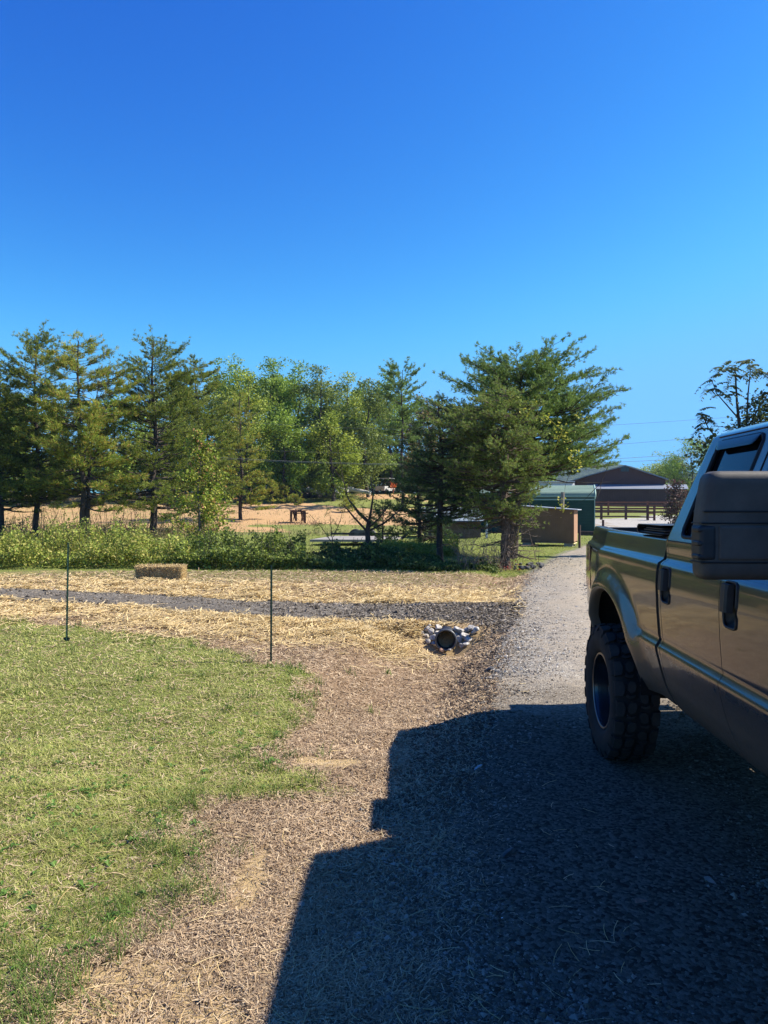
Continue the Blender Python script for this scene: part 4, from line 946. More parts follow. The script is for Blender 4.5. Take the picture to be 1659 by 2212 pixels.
# ------------------------------------------------------------------ shed, green building, barn, fences
def siding(name, c, scale=6.0, axis=0, rough=.7, depth=.02, var=.15, metal=0):
    k = NT(name); tc = k.n('ShaderNodeTexCoord'); w = k.n('ShaderNodeTexWave', wave_type='BANDS', bands_direction='XYZ'[axis], wave_profile='SAW'); k.l(tc.outputs['Object'], w.inputs['Vector']); w.inputs['Scale'].default_value = scale
    nz = k.noise(1.8, 5, .65); cc = k.ramp(nz, [(.25, [v*(1-var) for v in c]), (.75, [v*(1+var) for v in c])])
    g = k.ramp(w.outputs['Fac'], [(0, (.55, .55, .55)), (.1, (1, 1, 1)), (1, (1, 1, 1))]); k.l(k.mix(1.0, cc, g, 'MULTIPLY'), k.p.inputs['Base Color'])
    k.p.inputs['Roughness'].default_value = max(rough, .6); k.p.inputs['Specular IOR Level'].default_value = .15; k.p.inputs['Metallic'].default_value = metal; k.bump(w.outputs['Fac'], depth, .8); return k.m
# brown shed on blocks
Ys = 32.5
c0 = onflat(1240, 1181); sx, sy = XW(1240, Ys), Ys; z0 = gz(sx, sy)
ang = math.radians(-21)
root = empty('garden_shed', (sx, sy, z0), ang, 'small brown windowless shed raised on concrete blocks, by the road', 'shed')
M_PLY = siding('brown_plywood', (.20, .118, .068), 3.5, 0, .85, .006, .2); M_PLY_SUN = siding('brown_plywood_sunlit', (.34, .20, .125), 3.5, 1, .85, .006, .2)  # end wall gets a paler copy: its sunlight is put into the colour
SW, SD, SHT, zb = 2.25, 1.25, 1.52, .20
m = MB(); m.add([[-SW, 0, zb], [0, 0, zb], [0, 0, zb+SHT-.16], [-SW, 0, zb+SHT], [-SW, SD, zb], [0, SD, zb], [0, SD, zb+SHT-.16], [-SW, SD, zb+SHT]], [[0, 1, 2, 3], [5, 4, 7, 6], [4, 0, 3, 7], [4, 5, 1, 0]]); m.build('wall', M_PLY, root)
m = MB(); m.add([[0, 0, zb], [0, SD, zb], [0, SD, zb+SHT-.16], [0, 0, zb+SHT-.16]], [[0, 1, 2, 3]]); m.build('end_wall', M_PLY_SUN, root)
m = MB(); m.add([[-SW-.1, -.1, zb+SHT+.012], [.16, -.1, zb+SHT-.165], [.16, SD+.1, zb+SHT-.165], [-SW-.1, SD+.1, zb+SHT+.012], [-SW-.1, -.1, zb+SHT+.042], [.16, -.1, zb+SHT-.135], [.16, SD+.1, zb+SHT-.135], [-SW-.1, SD+.1, zb+SHT+.042]],
              [[0, 3, 2, 1], [4, 5, 6, 7], [0, 1, 5, 4], [1, 2, 6, 5], [2, 3, 7, 6], [3, 0, 4, 7]]); m.build('roof', mat('roof_sheet', (.34, .36, .40), .5, var=.2), root)
m = MB(); m.box(-SW, .003, -.02, 0.0, zb-.06, zb+.03); m.box(-SW, 0, SD, SD+.02, zb-.06, zb); m.build('base_board', mat('skid_wood', (.15, .09, .06), .9), root)
for x_ in (-SW+.05, -.42):
    for y_ in (.02, SD-.3):
        m = MB(); m.box(x_, x_+.36, y_, y_+.2, -.1, zb-.06); m.build('concrete_block', mat('block', (.27, .25, .22), .95), root)
m = MB(); m.box(-.05, -.01, .02, SD-.02, zb-.1, zb-.06); m.build('floor_joist', mat('new_wood', (.6, .48, .25), .8), root)
def wpost(name, px, ytop, Y, r, label, mt, lean=0, ybase=None, seg=8):
    x_ = XW(px, Y); z_ = gz(x_, Y); t = float(at(px, ytop, Y)[2])-z_
    m = MB(); m.tube(wobble((0, 0, -.2), (lean, 0, t), 5, .01), r, seg); o = m.build(name, mt); o.location = (x_, Y, z_); return tag(o, label, 'post')
M_OLDW = mat('old_dark_wood', (.085, .052, .042), .9, var=.4, scale=7); M_WPOST = mat('weathered_post', (.26, .22, .18), .9, var=.4, scale=5)
wpost('wooden_post', 1252, 1134, 32.0, .055, 'short dark post standing at the lit end of the brown shed', M_OLDW)
wpost('utility_stub', 1215.5, 1063, 40, .10, 'weathered grey pole rising behind the shed roof in front of the green building', M_WPOST)
wpost('wooden_post', 1303, 1123, 44, .075, 'crooked dark post at the end of the ground beam by the green building', M_OLDW)
p0, p1 = at(1255, 1156, 44.5), at(1303, 1156, 43.8); m = MB(); m.bar([p0[0], p0[1], gz(p0[0], p0[1])+.12], [p1[0], p1[1], gz(p1[0], p1[1])+.12], .22, .26); tag(m.build('timber_beam', M_OLDW), 'dark timber beam lying on the ground between the shed and the crooked post', 'beam')
# green building
Yg = 48; gx1 = XW(1284, Yg); gz0 = gz(gx1, Yg); a_ = math.radians(-14)
root = empty('metal_garage', (gx1, Yg, gz0), a_, 'dark green metal garage with a pale green rounded roof behind the brown shed', 'garage')
GL, GD, GH, RH = 7.2, 6.0, float(at(1284, 1071, Yg)[2])-gz0, .62
M_GREEN = siding('green_siding', (.016, .055, .050), 3.2, 2, .55, .03, .15); M_GREENL = siding('pale_green_roof', (.17, .235, .18), 2.6, 1, .45, .03, .12); M_GREENT = mat('pale_green_trim', (.30, .42, .34), .4, var=.1)
m = MB(); m.add([[-GL, 0, -.3], [0, 0, -.3], [0, 0, GH], [-GL, 0, GH], [-GL, GD, -.3], [0, GD, -.3], [0, GD, GH], [-GL, GD, GH]], [[0, 1, 2, 3], [5, 4, 7, 6], [1, 5, 6, 2], [4, 0, 3, 7]])
rp_ = [(-.02, GH-.24), (-.02, GH), (.06, GH+.16), (.22, GH+.26), (GD/2, GH+.74), (GD-.22, GH+.26), (GD-.06, GH+.16), (GD+.02, GH), (GD+.02, GH-.24)]
for x_ in (-GL, 0): m.add([[x_, y_, z_-.01] for y_, z_ in rp_[1:8]], [list(range(7))] if x_ else [list(range(7))[::-1]])
m.build('wall', M_GREEN, root)
m = MB(); P = np.array([[[x_, y_, z_] for y_, z_ in rp_] for x_ in (-GL-.05, .05)]); m.grid(P, False, flip=True); m.grid(P-np.array([0, 0, .03]), False); m.build('roof', M_GREENL, root)
m = MB(); m.tube(np.array([[.06, y_, z_] for y_, z_ in rp_]), .045, 6); m.bar((-GL, -.035, GH-.24), (.05, -.035, GH-.24), .05, .06); m.bar((-GL, -.045, GH-.03), (.05, -.045, GH-.03), .05, .05); m.bar((.02, -.02, -.2), (.02, -.02, GH), .08, .05); m.build('trim', M_GREENT, root)
m = MB(); m.bar((-4.9, -.03, 1.62), (-3.4, -.03, 1.60), .01, .03); m.build('reflecting_strip', mat('strip', (.35, .45, .5), .3, var=0), root)
# white panelled roof peeping over it
tag_ = empty('distant_shelter', (XW(1205, 62), 62, gz(XW(1205, 62), 62)), 0, 'low shelter with a white ribbed roof peeping over the green garage', 'shelter')
m = MB(); zt = float(at(1200, 1041, 62)[2])-tag_.location.z; m.box(-2.5, 1.4, 0, 4, zt-.02, zt+.05); m.add([[-2.5, -.02, zt-.45], [1.4, -.02, zt-.45], [1.4, .3, zt], [-2.5, .3, zt]], [[0, 1, 2, 3]]); m.build('roof', siding('white_ribs', (.62, .62, .60), 1.6, 0, .4, .03, .05), tag_)
for x_ in (-2.4, 1.3):
    m = MB(); m.box(x_-.06, x_+.06, 1, 1.12, -.2, zt); m.build('post', M_OLDW, tag_)
# barn
Yb = 112; s_ = Yb/FPX; bxc = XW(1350.5, Yb); bz0 = gz(bxc, Yb); zf = lambda py: float(at(800, py, Yb)[2])-bz0; xf = lambda px: XW(px, Yb)-bxc
root = empty('barn', (bxc, Yb, bz0), math.radians(-17), 'long brown metal barn with a low gable and silver roof beyond the paddock fence', 'barn')
M_BARN = siding('brown_metal_siding', (.115, .052, .045), 1.35, 0, .5, .05, .1); M_ROOFS = siding('silver_roof', (.27, .29, .33), 1.2, 0, .35, .04, .08, .3)
pk = (0, zf(1004.5)); le = (xf(1222), zf(1042)); re_ = (xf(1438), zf(1035.5)); BL = 26
m = MB(); out = [(le[0], -.5), (re_[0]-.4, -.5), (re_[0]-.4, re_[1]-.1), (0, pk[1]-.12), (le[0]+.3, le[1])]
m.add([[x_, 0, z_] for x_, z_ in out]+[[x_, BL, z_] for x_, z_ in out], [[0, 1, 2, 3, 4]]); m.add([[x_, BL, z_] for x_, z_ in out], [[4, 3, 2, 1, 0]])
m.add([[out[1][0], 0, -.5], [out[1][0], BL, -.5], [out[2][0], BL, out[2][1]], [out[2][0], 0, out[2][1]]], [[0, 1, 2, 3]]); m.add([[le[0], BL, -.5], [le[0], 0, -.5], [le[0]+.3, 0, le[1]], [le[0]+.3, BL, le[1]]], [[0, 1, 2, 3]])
m.build('wall', M_BARN, root)
m = MB()
for (xa, za), (xb, zb_) in (((le[0]-.3, le[1]-.1), (xf(1270), zf(1026))), ((xf(1270), zf(1026)), pk), (pk, (re_[0], re_[1]))):
    m.add([[xa, -.45, za], [xb, -.45, zb_], [xb, BL+.4, zb_], [xa, BL+.4, za], [xa, -.45, za-.16], [xb, -.45, zb_-.16], [xb, BL+.4, zb_-.16], [xa, BL+.4, za-.16]], [[0, 1, 2, 3], [7, 6, 5, 4], [0, 4, 5, 1], [3, 2, 6, 7]])
m.build('roof', M_ROOFS, root)
m = MB(); ax0, ax1 = xf(1271), xf(1474); z1, z2 = zf(1046), zf(1056); m.add([[ax0, -.003, z1], [ax1, -.003, z1-.1], [ax1, -3.2, z2-.1], [ax0-.2, -3.2, z2], [ax0, -.003, z1-.08], [ax1, -.003, z1-.18], [ax1, -3.2, z2-.18], [ax0-.2, -3.2, z2-.08]], [[0, 3, 2, 1], [4, 5, 6, 7], [3, 7, 6, 2], [0, 4, 7, 3], [1, 2, 6, 5]]); m.build('lean_to_roof', M_ROOFS, root)
m = MB(); m.box(xf(1290), ax1-.2, -3.0, -2.9, -.5, z2-.17); m.box(xf(1283), xf(1283)+.15, -3.05, -.1, -.5, z2-.17); m.build('lean_to_wall', siding('dark_brown_siding', (.085, .045, .04), 1.35, 0, .55, .05, .1), root)
m = MB(); m.box(xf(1341.5), xf(1358), -.05, .02, zf(1018.6), zf(1008.5)); wo = m.build('window', mat('window_dark', (.02, .025, .035), .2, var=0, spec=.6), root)
m = MB()
for (a0, a1, b0, b1) in ((xf(1340.8), xf(1358.7), zf(1019.2), zf(1018.4)), (xf(1340.8), xf(1358.7), zf(1008.7), zf(1007.9)), (xf(1350), xf(1350.7), zf(1018.4), zf(1008.7))): m.box(a0, a1, -.08, -.052, b0, b1)
m.build('frame', mat('frame_brown', (.06, .045, .045), .6, var=0), wo)
# paddock fences
M_RAIL = mat('red_brown_fence', (.20, .075, .048), .8, var=.3, scale=4); M_RAILD = mat('dark_fence_wood', (.075, .04, .034), .85, var=.3, scale=4)
def fence(name, pts, H, rails, pw, mr, mp, label, rh=.14):
    P = np.array(pts); root = empty(name, (P[0][0], P[0][1], gz(P[0][0], P[0][1])), 0, label, 'fence'); o = np.array(root.location)
    W = [np.array([p[0], p[1], gz(p[0], p[1])])-o for p in P]
    for w in W:
        m = MB(); m.box(-pw/2, pw/2, -pw/2, pw/2, -.2, H+.12, o=w); m.build('post', mp, root)
    for h in rails:
        for a, b in zip(W[:-1], W[1:]):
            m = MB(); m.bar(a+[0, -pw/2-.02, h], b+[0, -pw/2-.02, h], .035, rh); m.build('rail', mr, root)
Yf = 76; fence('paddock_fence', [(XW(px, Yf+dy), Yf+dy) for px, dy in [(1230, 1), (1314, .6), (1399, 0), (1414+85-15, -.6), (1570, -1.2)]], 1.32, [.34, .68, 1.0, 1.3], .15, M_RAIL, M_RAIL, 'red-brown four-rail paddock fence running along the front of the barn', .17)
Yf = 64; fence('lot_fence', [(XW(px, Yf-d_), Yf-d_) for px, d_ in [(1368, 0), (1466, 0)][:0]+[(1282, 0), (1368-0.6, .2)][:0]+[(1285, 0), (1368-2, .3), (1465.5-0, .6)][:0]+[(1270, 0), (1367.7-85.7+85.7-0, .3)][:0]+[(1265, 0), (1299+0, .1), (1352, .3), (1399, .6)]], 1.15, [.28, .78], .17, M_RAILD, M_RAILD, 'dark two-rail fence along the back edge of the gravel lot', .11)
# short ladder-like end panel
fence('fence_end_panel', [(XW(1399.5, 63.1), 63.1), (XW(1413.5, 62.2), 62.2)], 1.1, [.3, .62, .98], .15, M_RAIL, M_RAILD, 'short three-rail end panel at the right end of the dark fence', .12)
m = MB(); xx = np.linspace(XW(1230, 72), XW(1520, 72), 40); m.grid(np.array([[[x_, y_, float(gz(x_, y_))+.03] for y_ in (70.5, 73)] for x_ in xx]), flip=True); tag(m.build('concrete_path', mat('pale_path', (.55, .52, .47), .9)), kind='structure')

# ------------------------------------------------------------------ things in the far field
# rusty box frame on the sand
Yr = 58; x_ = XW(644, Yr); z_ = gz(x_, Yr)
root = empty('rusty_frame', (x_, Yr, z_), .15, 'rusty square box frame with junk on top standing alone on the sandy field', 'metal frame')
M_RUST = mat('rust', (.075, .034, .025), .9, var=.5, scale=9)
w_, h_ = .52, .86
for xx, yy in ((-w_, 0), (w_, 0), (-w_, .9), (w_, .9)):
    m = MB(); m.bar((xx, yy, -.1), (xx, yy, h_), .17, .14); m.build('leg', M_RUST, root)
m = MB(); m.box(-w_-.06, w_+.06, -.06, .96, h_, h_+.09); m.box(-w_-.06, w_+.25, -.08, -.02, h_-.12, h_-.04); m.build('top', M_RUST, root)
m = MB()
for i in range(16): a0 = rng.uniform((-.5, 0, h_+.1), (.4, .8, h_+.18)); m.bar(a0, a0+rng.normal(0, .2, 3)*[1, 1, .25], .07, .05)
m.build('scrap', M_RUST, root)
m = MB()
for i in range(5): m.bar((rng.uniform(-.4, -.1), rng.uniform(0, .5), h_), (rng.uniform(-.4, 0), rng.uniform(0, .5), .2), .12, .05); m.bar((rng.uniform(.2, .45), rng.uniform(0, .5), h_), (rng.uniform(.2, .45), rng.uniform(0, .5), .2), .12, .05)
m.build('hanging_scrap', M_RUST, root)
m = MB(); 
for i in range(60): p = np.array([XW(665, Yr-.6), Yr-.6, 0])+rng.normal(0, 1, 3)*[1.1, .35, 0]; p[2] = gz(p[0], p[1]); m.tube(wobble(p, p+rng.normal(0, .3, 3)*[1, 1, .6]+[0, 0, .2], 4, .1), .014, 3, cap=False)
tag(m.build('dead_brush_pile', mat('dead_brush', (.17, .10, .07), .9)), 'low brown heap of dead brush at the foot of the rusty frame', 'brush pile', kind='stuff')
# flatbed trailer behind the bramble
Yt = 34; L0, L1 = at(688, 1165, Yt), at(866, 1165, Yt); xa, xb = float(L0[0]), float(L1[0]); zt = .28
root = empty('flatbed_trailer', ((xa+xb)/2, Yt, 0), -.02, 'low flatbed trailer with a pale deck half hidden behind the bramble', 'trailer')
hw = (xb-xa)/2; M_TR = mat('black_steel', (.02, .02, .022), .5, var=.2); M_DECK = mat('pale_deck', (.26, .24, .22), .8, var=.3, scale=3)
m = MB(); m.add([[-hw-.3, -.8, zt], [hw-.2, -.8, zt], [hw, 1.6, zt+.06], [-hw+.5, 1.6, zt+.06], [-hw-.3, -.8, zt-.1], [hw-.2, -.8, zt-.1], [hw, 1.6, zt-.04], [-hw+.5, 1.6, zt-.04]], [[0, 1, 2, 3], [7, 6, 5, 4], [0, 4, 5, 1], [1, 5, 6, 2], [2, 6, 7, 3], [3, 7, 4, 0]]); m.build('deck', M_DECK, root)
m = MB(); m.bar((-hw+.4, 1.65, zt+.16), (hw+.1, 1.65, zt+.16), .06, .09); m.bar((-hw+.4, 1.65, zt-.02), (hw+.1, 1.65, zt-.02), .06, .12); m.build('side_rail', M_TR, root)
m = MB(); ar = np.linspace(0, PI, 12); m.grid(np.array([[[.05-np.cos(t)*.62, y_, zt+.08+.25*math.sin(t)**.6] for t in ar] for y_ in (1.62, 1.95)]), False); m.grid(np.array([[[.05-np.cos(t)*.62, 1.62, zt+.06+q*(.02+.25*math.sin(t)**.6)] for t in ar] for q in (0, 1)]), False); m.build('fender', mat('fender_green', (.06, .075, .06), .5), root)
for xx in (-.28, .38):
    m = MB(); m.lathe([(.1, -.1), (.28, -.1), (.33, -.06), (.33, .06), (.28, .1), (.1, .1)], 20); 
    m.V = [np.stack([v[:, 0]+xx, v[:, 2]+1.8, v[:, 1]+.33], -1) for v in m.V]; m.build('wheel', M_TR, root)
m = MB()
for i in range(5): m.bar((hw+.05, -.6+i*.5, zt), (hw+.5, -.6+i*.5, zt+.42), .05, .05)
for t in (0, .5, 1): m.bar((hw+.05+.45*t, -.6, zt+.42*t), (hw+.05+.45*t, 1.4, zt+.42*t), .05, .05)
m.build('ramp_gate', M_TR, root)
# pale logs at the top of the field
M_LOG = mat('bleached_log', (.46, .42, .37), .9, var=.4, scale=3); M_LOGD = mat('dark_log', (.10, .08, .07), .95, var=.5, scale=3)
logs = [((705, 1046), (752, 1060), 80, .22, 'long bleached log, topmost of the leaning pale logs'), ((690, 1050), (735, 1068), 79.5, .2, 'bleached log lying just under the topmost pale log'), ((752, 1056), (800, 1066), 80, .24, 'right-hand bleached log pointing at the white vehicle'), ((665, 1056), (700, 1066), 79, .22, 'short bleached log at the left end of the pale log pile')]
for (a_, b_, Yl, r_, lab) in logs:
    p, q = at(a_[0], a_[1], Yl), at(b_[0], b_[1], Yl-1); p[2] = max(p[2], gz(p[0], p[1])+r_*.6); q[2] = max(min(q[2], gz(q[0], q[1])+.9), gz(q[0], q[1])+r_*.5); c_ = (p+q)/2
    m = MB(); m.tube(wobble(p-c_, q-c_, 7, .03), np.linspace(r_, r_*.75, 7), 9); o = m.build('fallen_log', M_LOG); o.location = c_; tag(o, lab, 'log', 'bleached logs at the top of the field')
for i in range(26):
    px = rng.uniform(545, 700); Yl = rng.uniform(80, 84); x_ = XW(px, Yl); z_ = gz(x_, Yl); r_ = rng.uniform(.18, .38); az = rng.normal(1.2, .5)
    m = MB(); d_ = np.array([math.cos(az), math.sin(az), 0])*rng.uniform(.6, 1.3); m.tube(np.array([-d_, d_*0, d_]), [r_, r_*.96, r_*.9], 9, smooth=True); o = m.build('stacked_log', M_LOGD); o.location = (x_, Yl, z_+r_*.9+rng.choice([0, .5])); tag(o, 'dark log in the jumbled pile left of the bleached logs', 'log', 'dark logs piled under the trees')
# white vehicle among the trees
Yv = 86; x_ = XW(832, Yv); root = empty('white_utility_vehicle', (x_, Yv, gz(x_, Yv)), -.5, 'white open utility vehicle parked in shade at the top of the field', 'utility vehicle')
M_WHT = mat('white_paint', (.42, .41, .39), .6, var=.2); M_BLK = mat('black_plastic', (.015, .015, .017), .5, var=0)
m = MB(); m.box(-.6, .6, -1.2, -.35, .45, .85); m.box(-.62, .62, -.35, 1.2, .35, .65); m.box(-.6, .6, -1.25, -1.1, .35, .6); m.build('body', M_WHT, root)
m = MB(); m.box(-.7, .7, -.3, 1.0, 1.72, 1.78); m.build('roof', M_WHT, root)
m = MB()
for xx in (-.6, .6):
    for yy in (-.3, .9): m.bar((xx, yy, .6), (xx, yy, 1.72), .05, .05)
m.build('roll_cage', M_BLK, root)
for xx in (-.58, .58):
    for yy in (-.85, .8):
        m = MB(); m.lathe([(.05, -.1), (.22, -.1), (.3, -.07), (.3, .07), (.22, .1), (.05, .1)], 18, axis='x'); m.V = [v+[xx, yy, .3] for v in m.V]; m.build('wheel', M_BLK, root)
    m = MB(); m.lathe([(.001, 0), (.08, 0), (.09, .03)], 12); m.V = [np.stack([v[:, 0]+xx*.65, -1.26+v[:, 2], v[:, 1]+.68], -1) for v in m.V]; m.build('headlight', mat('lamp_glass', (.5, .5, .5), .15, var=0), root)
# orange leaves beside it
m = MB(); leaves(m, at(849, 1050, 73)+rng.normal(0, .16, (60, 3)), .16, .12); m.tube(np.array([at(849, 1052, 73), at(850, 1075, 73)]), .02, 4); tag(m.build('orange_sapling', leafmat('orange_leaf', [(.55, .10, .03), (.6, .18, .04)], transl=.4)), 'tiny sapling with bright orange leaves above the white vehicle', 'sapling')
# pale-roofed shelter seen through the junipers
Yc = 40; root = empty('open_shelter', (XW(1010, Yc), Yc, gz(XW(1010, Yc), Yc)), .1, 'low shelter with a pale blue-grey roof half hidden behind the junipers', 'shelter')
m = MB(); m.add([[-2.2, 0, .95], [1.0, 0, .95], [1.0, 2.2, 1.65], [-2.2, 2.2, 1.65]], [[0, 1, 2, 3]]); m.add([[-2.2, 0, .90], [1.0, 0, .90], [1.0, 2.2, 1.6], [-2.2, 2.2, 1.6]], [[3, 2, 1, 0]]); m.build('roof', mat('pale_blue_roof', (.16, .20, .23), .8), root)
m = MB(); m.box(-2.0, .8, .4, 2.0, .05, .92); m.build('wall', mat('brown_wall', (.12, .085, .06), .9), root)
m = MB(); m.box(.98, 1.08, 0, .1, -.1, .9); m.build('post', mat('white_post', (.7, .7, .68), .7), root)

# wires and poles
pts = {'upper': [(-400, 880), (504, 910), (680, 921), (1000, 930), (1308, 916.5), (1515, 907), (2100, 880)], 'second': [(-400, 945), (523, 971), (836, 979), (1100, 974), (1368, 957), (1460, 950), (2100, 905)],
       'third': [(-400, 965), (494, 990), (863, 1001), (1150, 1001), (1348, 990), (1441, 983), (2100, 930)], 'lowest': [(-400, 967), (494, 993), (863, 1003), (1150, 1006), (1327, 998.5), (1406, 994), (2100, 945)]}
Yw = 50
for i, (nm, P) in enumerate(pts.items()):
    P = np.array(P, float); xs_ = np.linspace(-400, 2100, 60)
    co = np.polyfit(P[:, 0], P[:, 1], 4); ysx = np.polyval(co, xs_)
    m = MB(); m.tube(np.array([at(a_, b_, Yw) for a_, b_ in zip(xs_, ysx)]), .011 if nm in ('third', 'lowest') else .008, 5)
    tag(m.build('power_line', mat('cable', (.12, .12, .12) if i < 2 else (.20, .20, .20), .6, var=0)), {'upper': 'highest thin overhead wire crossing the sky right of the big pine', 'second': 'second overhead wire from the top, above the barn', 'third': 'third overhead wire from the top, upper of the close pair over the field', 'lowest': 'lowest overhead wire, just above the barn ridge'}[nm], 'wire', 'overhead wires across the scene')
for px, lab in ((-400, 'tall utility pole holding the wires at the far left'), (2100, 'tall utility pole holding the wires at the far right')):
    x_ = XW(px, Yw); z_ = gz(x_, Yw); m = MB(); m.tube([[0, 0, -.5], [0, 0, 9.5]], [.15, .11], 10); root = empty('utility_pole', (x_, Yw+.15, z_), 0, lab, 'pole'); m.build('post', M_WPOST, root); m = MB(); m.box(-.06, .06, -1.1, 1.1, 8.6, 8.75); m.build('crossarm', M_WPOST, root)

# wooded ridge beyond the barn
xs_ = np.linspace(-300, 1400, 240); Yr_ = 900
prof_h = lambda px: np.interp(px, [200, 900, 1100, 1280, 1320, 1344, 1372, 1405, 1430, 1600, 2100, 3400], [24, 34, 43, 49, 48, 46, 43, 39, 37, 36, 30, 16])
rows = []
pxs = xs_/Yr_*FPX+IW/2; hh = prof_h(pxs)
for j in range(40):
    t = j/39; y_ = 640+t*260+np.zeros_like(xs_); h_ = hh*sst(0, 1, t)+(fbm(xs_*.03, y_*.03, 5)-.5)*4+(vn(xs_*.14, y_*.14, 8))*2.5
    rows.append(np.stack([xs_*(y_/Yr_), y_, h_], -1))
for j in range(6): rows.append(np.stack([xs_*1.05, 920+j*60+0*xs_, hh*(1-j/5)-3], -1))
m = MB(); m.grid(np.array(rows), False); k = NT('ridge_mat'); f = k.noise(.09, 6, .75); k.l(k.ramp(f, [(.38, (.012, .022, .010)), (.5, (.032, .052, .018)), (.62, (.065, .08, .028))]), k.p.inputs['Base Color']); k.p.inputs['Roughness'].default_value = 1; k.bump(f, 8, 1)
tag(m.build('hills', k.m), kind='structure')

# ------------------------------------------------------------------ pickup truck (local: x across, y towards the tail, z up)
VPX = 895.0
PHI = math.atan((VPX-IW/2)/FPX)
CW = 1.36            # distance of the near body side from the camera's line along the truck
CX = CW+1.0          # truck centre line
TO = np.array([CX, 3.4, 0.0])
tl = np.array([math.cos(PHI)*TO[0]+math.sin(PHI)*TO[1], -math.sin(PHI)*TO[0]+math.cos(PHI)*TO[1], 0])
truck = empty('pickup_truck', tuple(tl), -PHI, 'dark pewter four-door pickup truck with oversized mud tyres parked on the gravel', 'pickup truck')
k = NT('truck_paint'); nz = k.noise(3, 4); 
k.l(k.mix(nz, (.060, .060, .059), (.080, .079, .077)), k.p.inputs['Base Color']); k.p.inputs['Metallic'].default_value = .25
# road dust and dried mud on the lower body
tcz = k.n('ShaderNodeTexCoord'); sz = k.n('ShaderNodeSeparateXYZ'); k.l(tcz.outputs['Object'], sz.inputs[0])
dust = k.ramp(k.math('ADD', sz.outputs['Z'], k.math('MULTIPLY', k.math('SUBTRACT', k.noise(7, 6, .7), .5), .28)), [(.80, (1, 1, 1)), (1.0, (.04, .04, .04))])
spk = k.ramp(k.noise(60, 3, .6), [(.50, (0, 0, 0)), (.62, (1, 1, 1))])
dd_ = k.math('MULTIPLY', dust, k.math('ADD', k.math('MULTIPLY', spk, .3), .62))
k.l(k.mix(dd_, k.mix(nz, (.042, .042, .042), (.058, .057, .056)), (.088, .073, .057)), k.p.inputs['Base Color'])
k.l(k.math('ADD', k.math('MULTIPLY', dd_, .5), k.math('ADD', k.math('MULTIPLY', k.noise(5, 5), .10), .15)), k.p.inputs['Roughness'])
k.l(k.math('MULTIPLY', k.math('SUBTRACT', 1, dd_), .58), k.p.inputs['Coat Weight']); k.p.inputs['Coat Roughness'].default_value = .045
k.bump(k.noise(5.5, 1), .0022, .5)
M_PAINT = k.m
M_LIPP = mat('arch_lip_paint', (.14, .125, .105), .45, var=.15, spec=.4)
M_TRIM = mat('black_trim', (.018, .018, .019), .55, var=.3, scale=20, spec=.4)
M_MIRR = mat('dusty_mirror_plastic', (.062, .054, .045), .6, var=.35, scale=10, spec=.4, bump=.0008, bscale=500)
M_SEAL = mat('rubber_seal', (.008, .008, .009), .6, var=0, spec=.3)
M_GLASS = mat('tinted_glass', (.004, .005, .007), .02, var=0, spec=.35, coat=0)
M_GUARD = mat('smoked_guard', (.012, .013, .016), .12, var=0, spec=.3)
M_UNDER = mat('underbody_black', (.012, .011, .010), .9, var=.3)
M_TYRE = mat('tyre_rubber', (.019, .018, .0175), .85, var=.35, scale=12, spec=.25)
M_RIM = mat('black_wheel', (.010, .011, .014), .25, var=0, spec=.6, coat=.5)
M_LIP = mat('machined_rim_edge', (.16, .155, .15), .3, metal=.9, var=.1)
M_RED = mat('tail_light_red', (.22, .01, .02), .15, var=0, spec=.6, coat=.8)
M_LENS = mat('lamp_lens', (.55, .55, .52), .1, var=0, spec=.7, coat=.8)
M_CHROME = mat('grille_metal', (.5, .5, .5), .2, metal=1, var=0)
M_VINYL = mat('folded_cover_vinyl', (.020, .020, .021), .5, var=.3, scale=8, spec=.4)
def side_inset(t):
    return np.interp(t, [.66, .70, .78, .89, .975, 1.0, 1.03, 1.045, 1.07, 1.2, 1.35, 1.44, 1.472, 1.492, 1.515, 1.54, 1.57, 1.60, 1.62],
                     [.125, .098, .058, .024, .003, .0, .020, .024, .018, .008, .002, .008, .016, .046, .055, .06, .066, .074, .085])
def ends(s):      # plan curvature of the body towards the tail and the nose
    return .155*np.clip((s-5.72)/1.08, 0, 1)**1.15+.16*np.clip((1.5-s)/1.0, 0, 1)**2
ARC = (5.42, .73, .655, .49)      # rear arch centre s, t, radii
ARF = (1.48, .73, .655, .485)
def sd_ell(A):
    def f(s, t):
        q = np.sqrt(((s-A[0])/A[2])**2+((t-A[1])/A[3])**2); return (q-1)*min(A[2], A[3])
    return f
def flare(s, t, A):
    q = np.sqrt(((s-A[0])/A[2])**2+((t-A[1])/A[3])**2)
    return .050*(1-sst(1.0, 1.30, q))*(q < 1.31)
def soft_inset(t): return np.interp(t, [.66, .74, .95, 1.3, 1.44, 1.472, 1.492, 1.515, 1.54, 1.57, 1.62], [.13, .08, .012, .0, .008, .016, .046, .055, .06, .066, .085])
def Lbody(s, t):
    qa = np.sqrt(((s-ARC[0])/ARC[2])**2+((t-ARC[1])/ARC[3])**2); qb = np.sqrt(((s-ARF[0])/ARF[2])**2+((t-ARF[1])/ARF[3])**2)
    w_ = sst(1.16, 1.34, np.minimum(qa, qb))*(1-sst(5.6, 5.9, s))
    return CW+side_inset(t)*w_+soft_inset(t)*(1-w_)+ends(s)-flare(s, t, ARC)*(s > 4.45)-flare(s, t, ARF)*(s < 2.4)
def Lcab(s, t):     # greenhouse: leans in with height
    return CW+.046+(t-1.61)*.405+.20*np.clip((t-2.15)/.085, 0, 1)**2.2
def Ldoor(s, t): return Lbody(s, t)-.026*sst(1.50, 1.60, t)
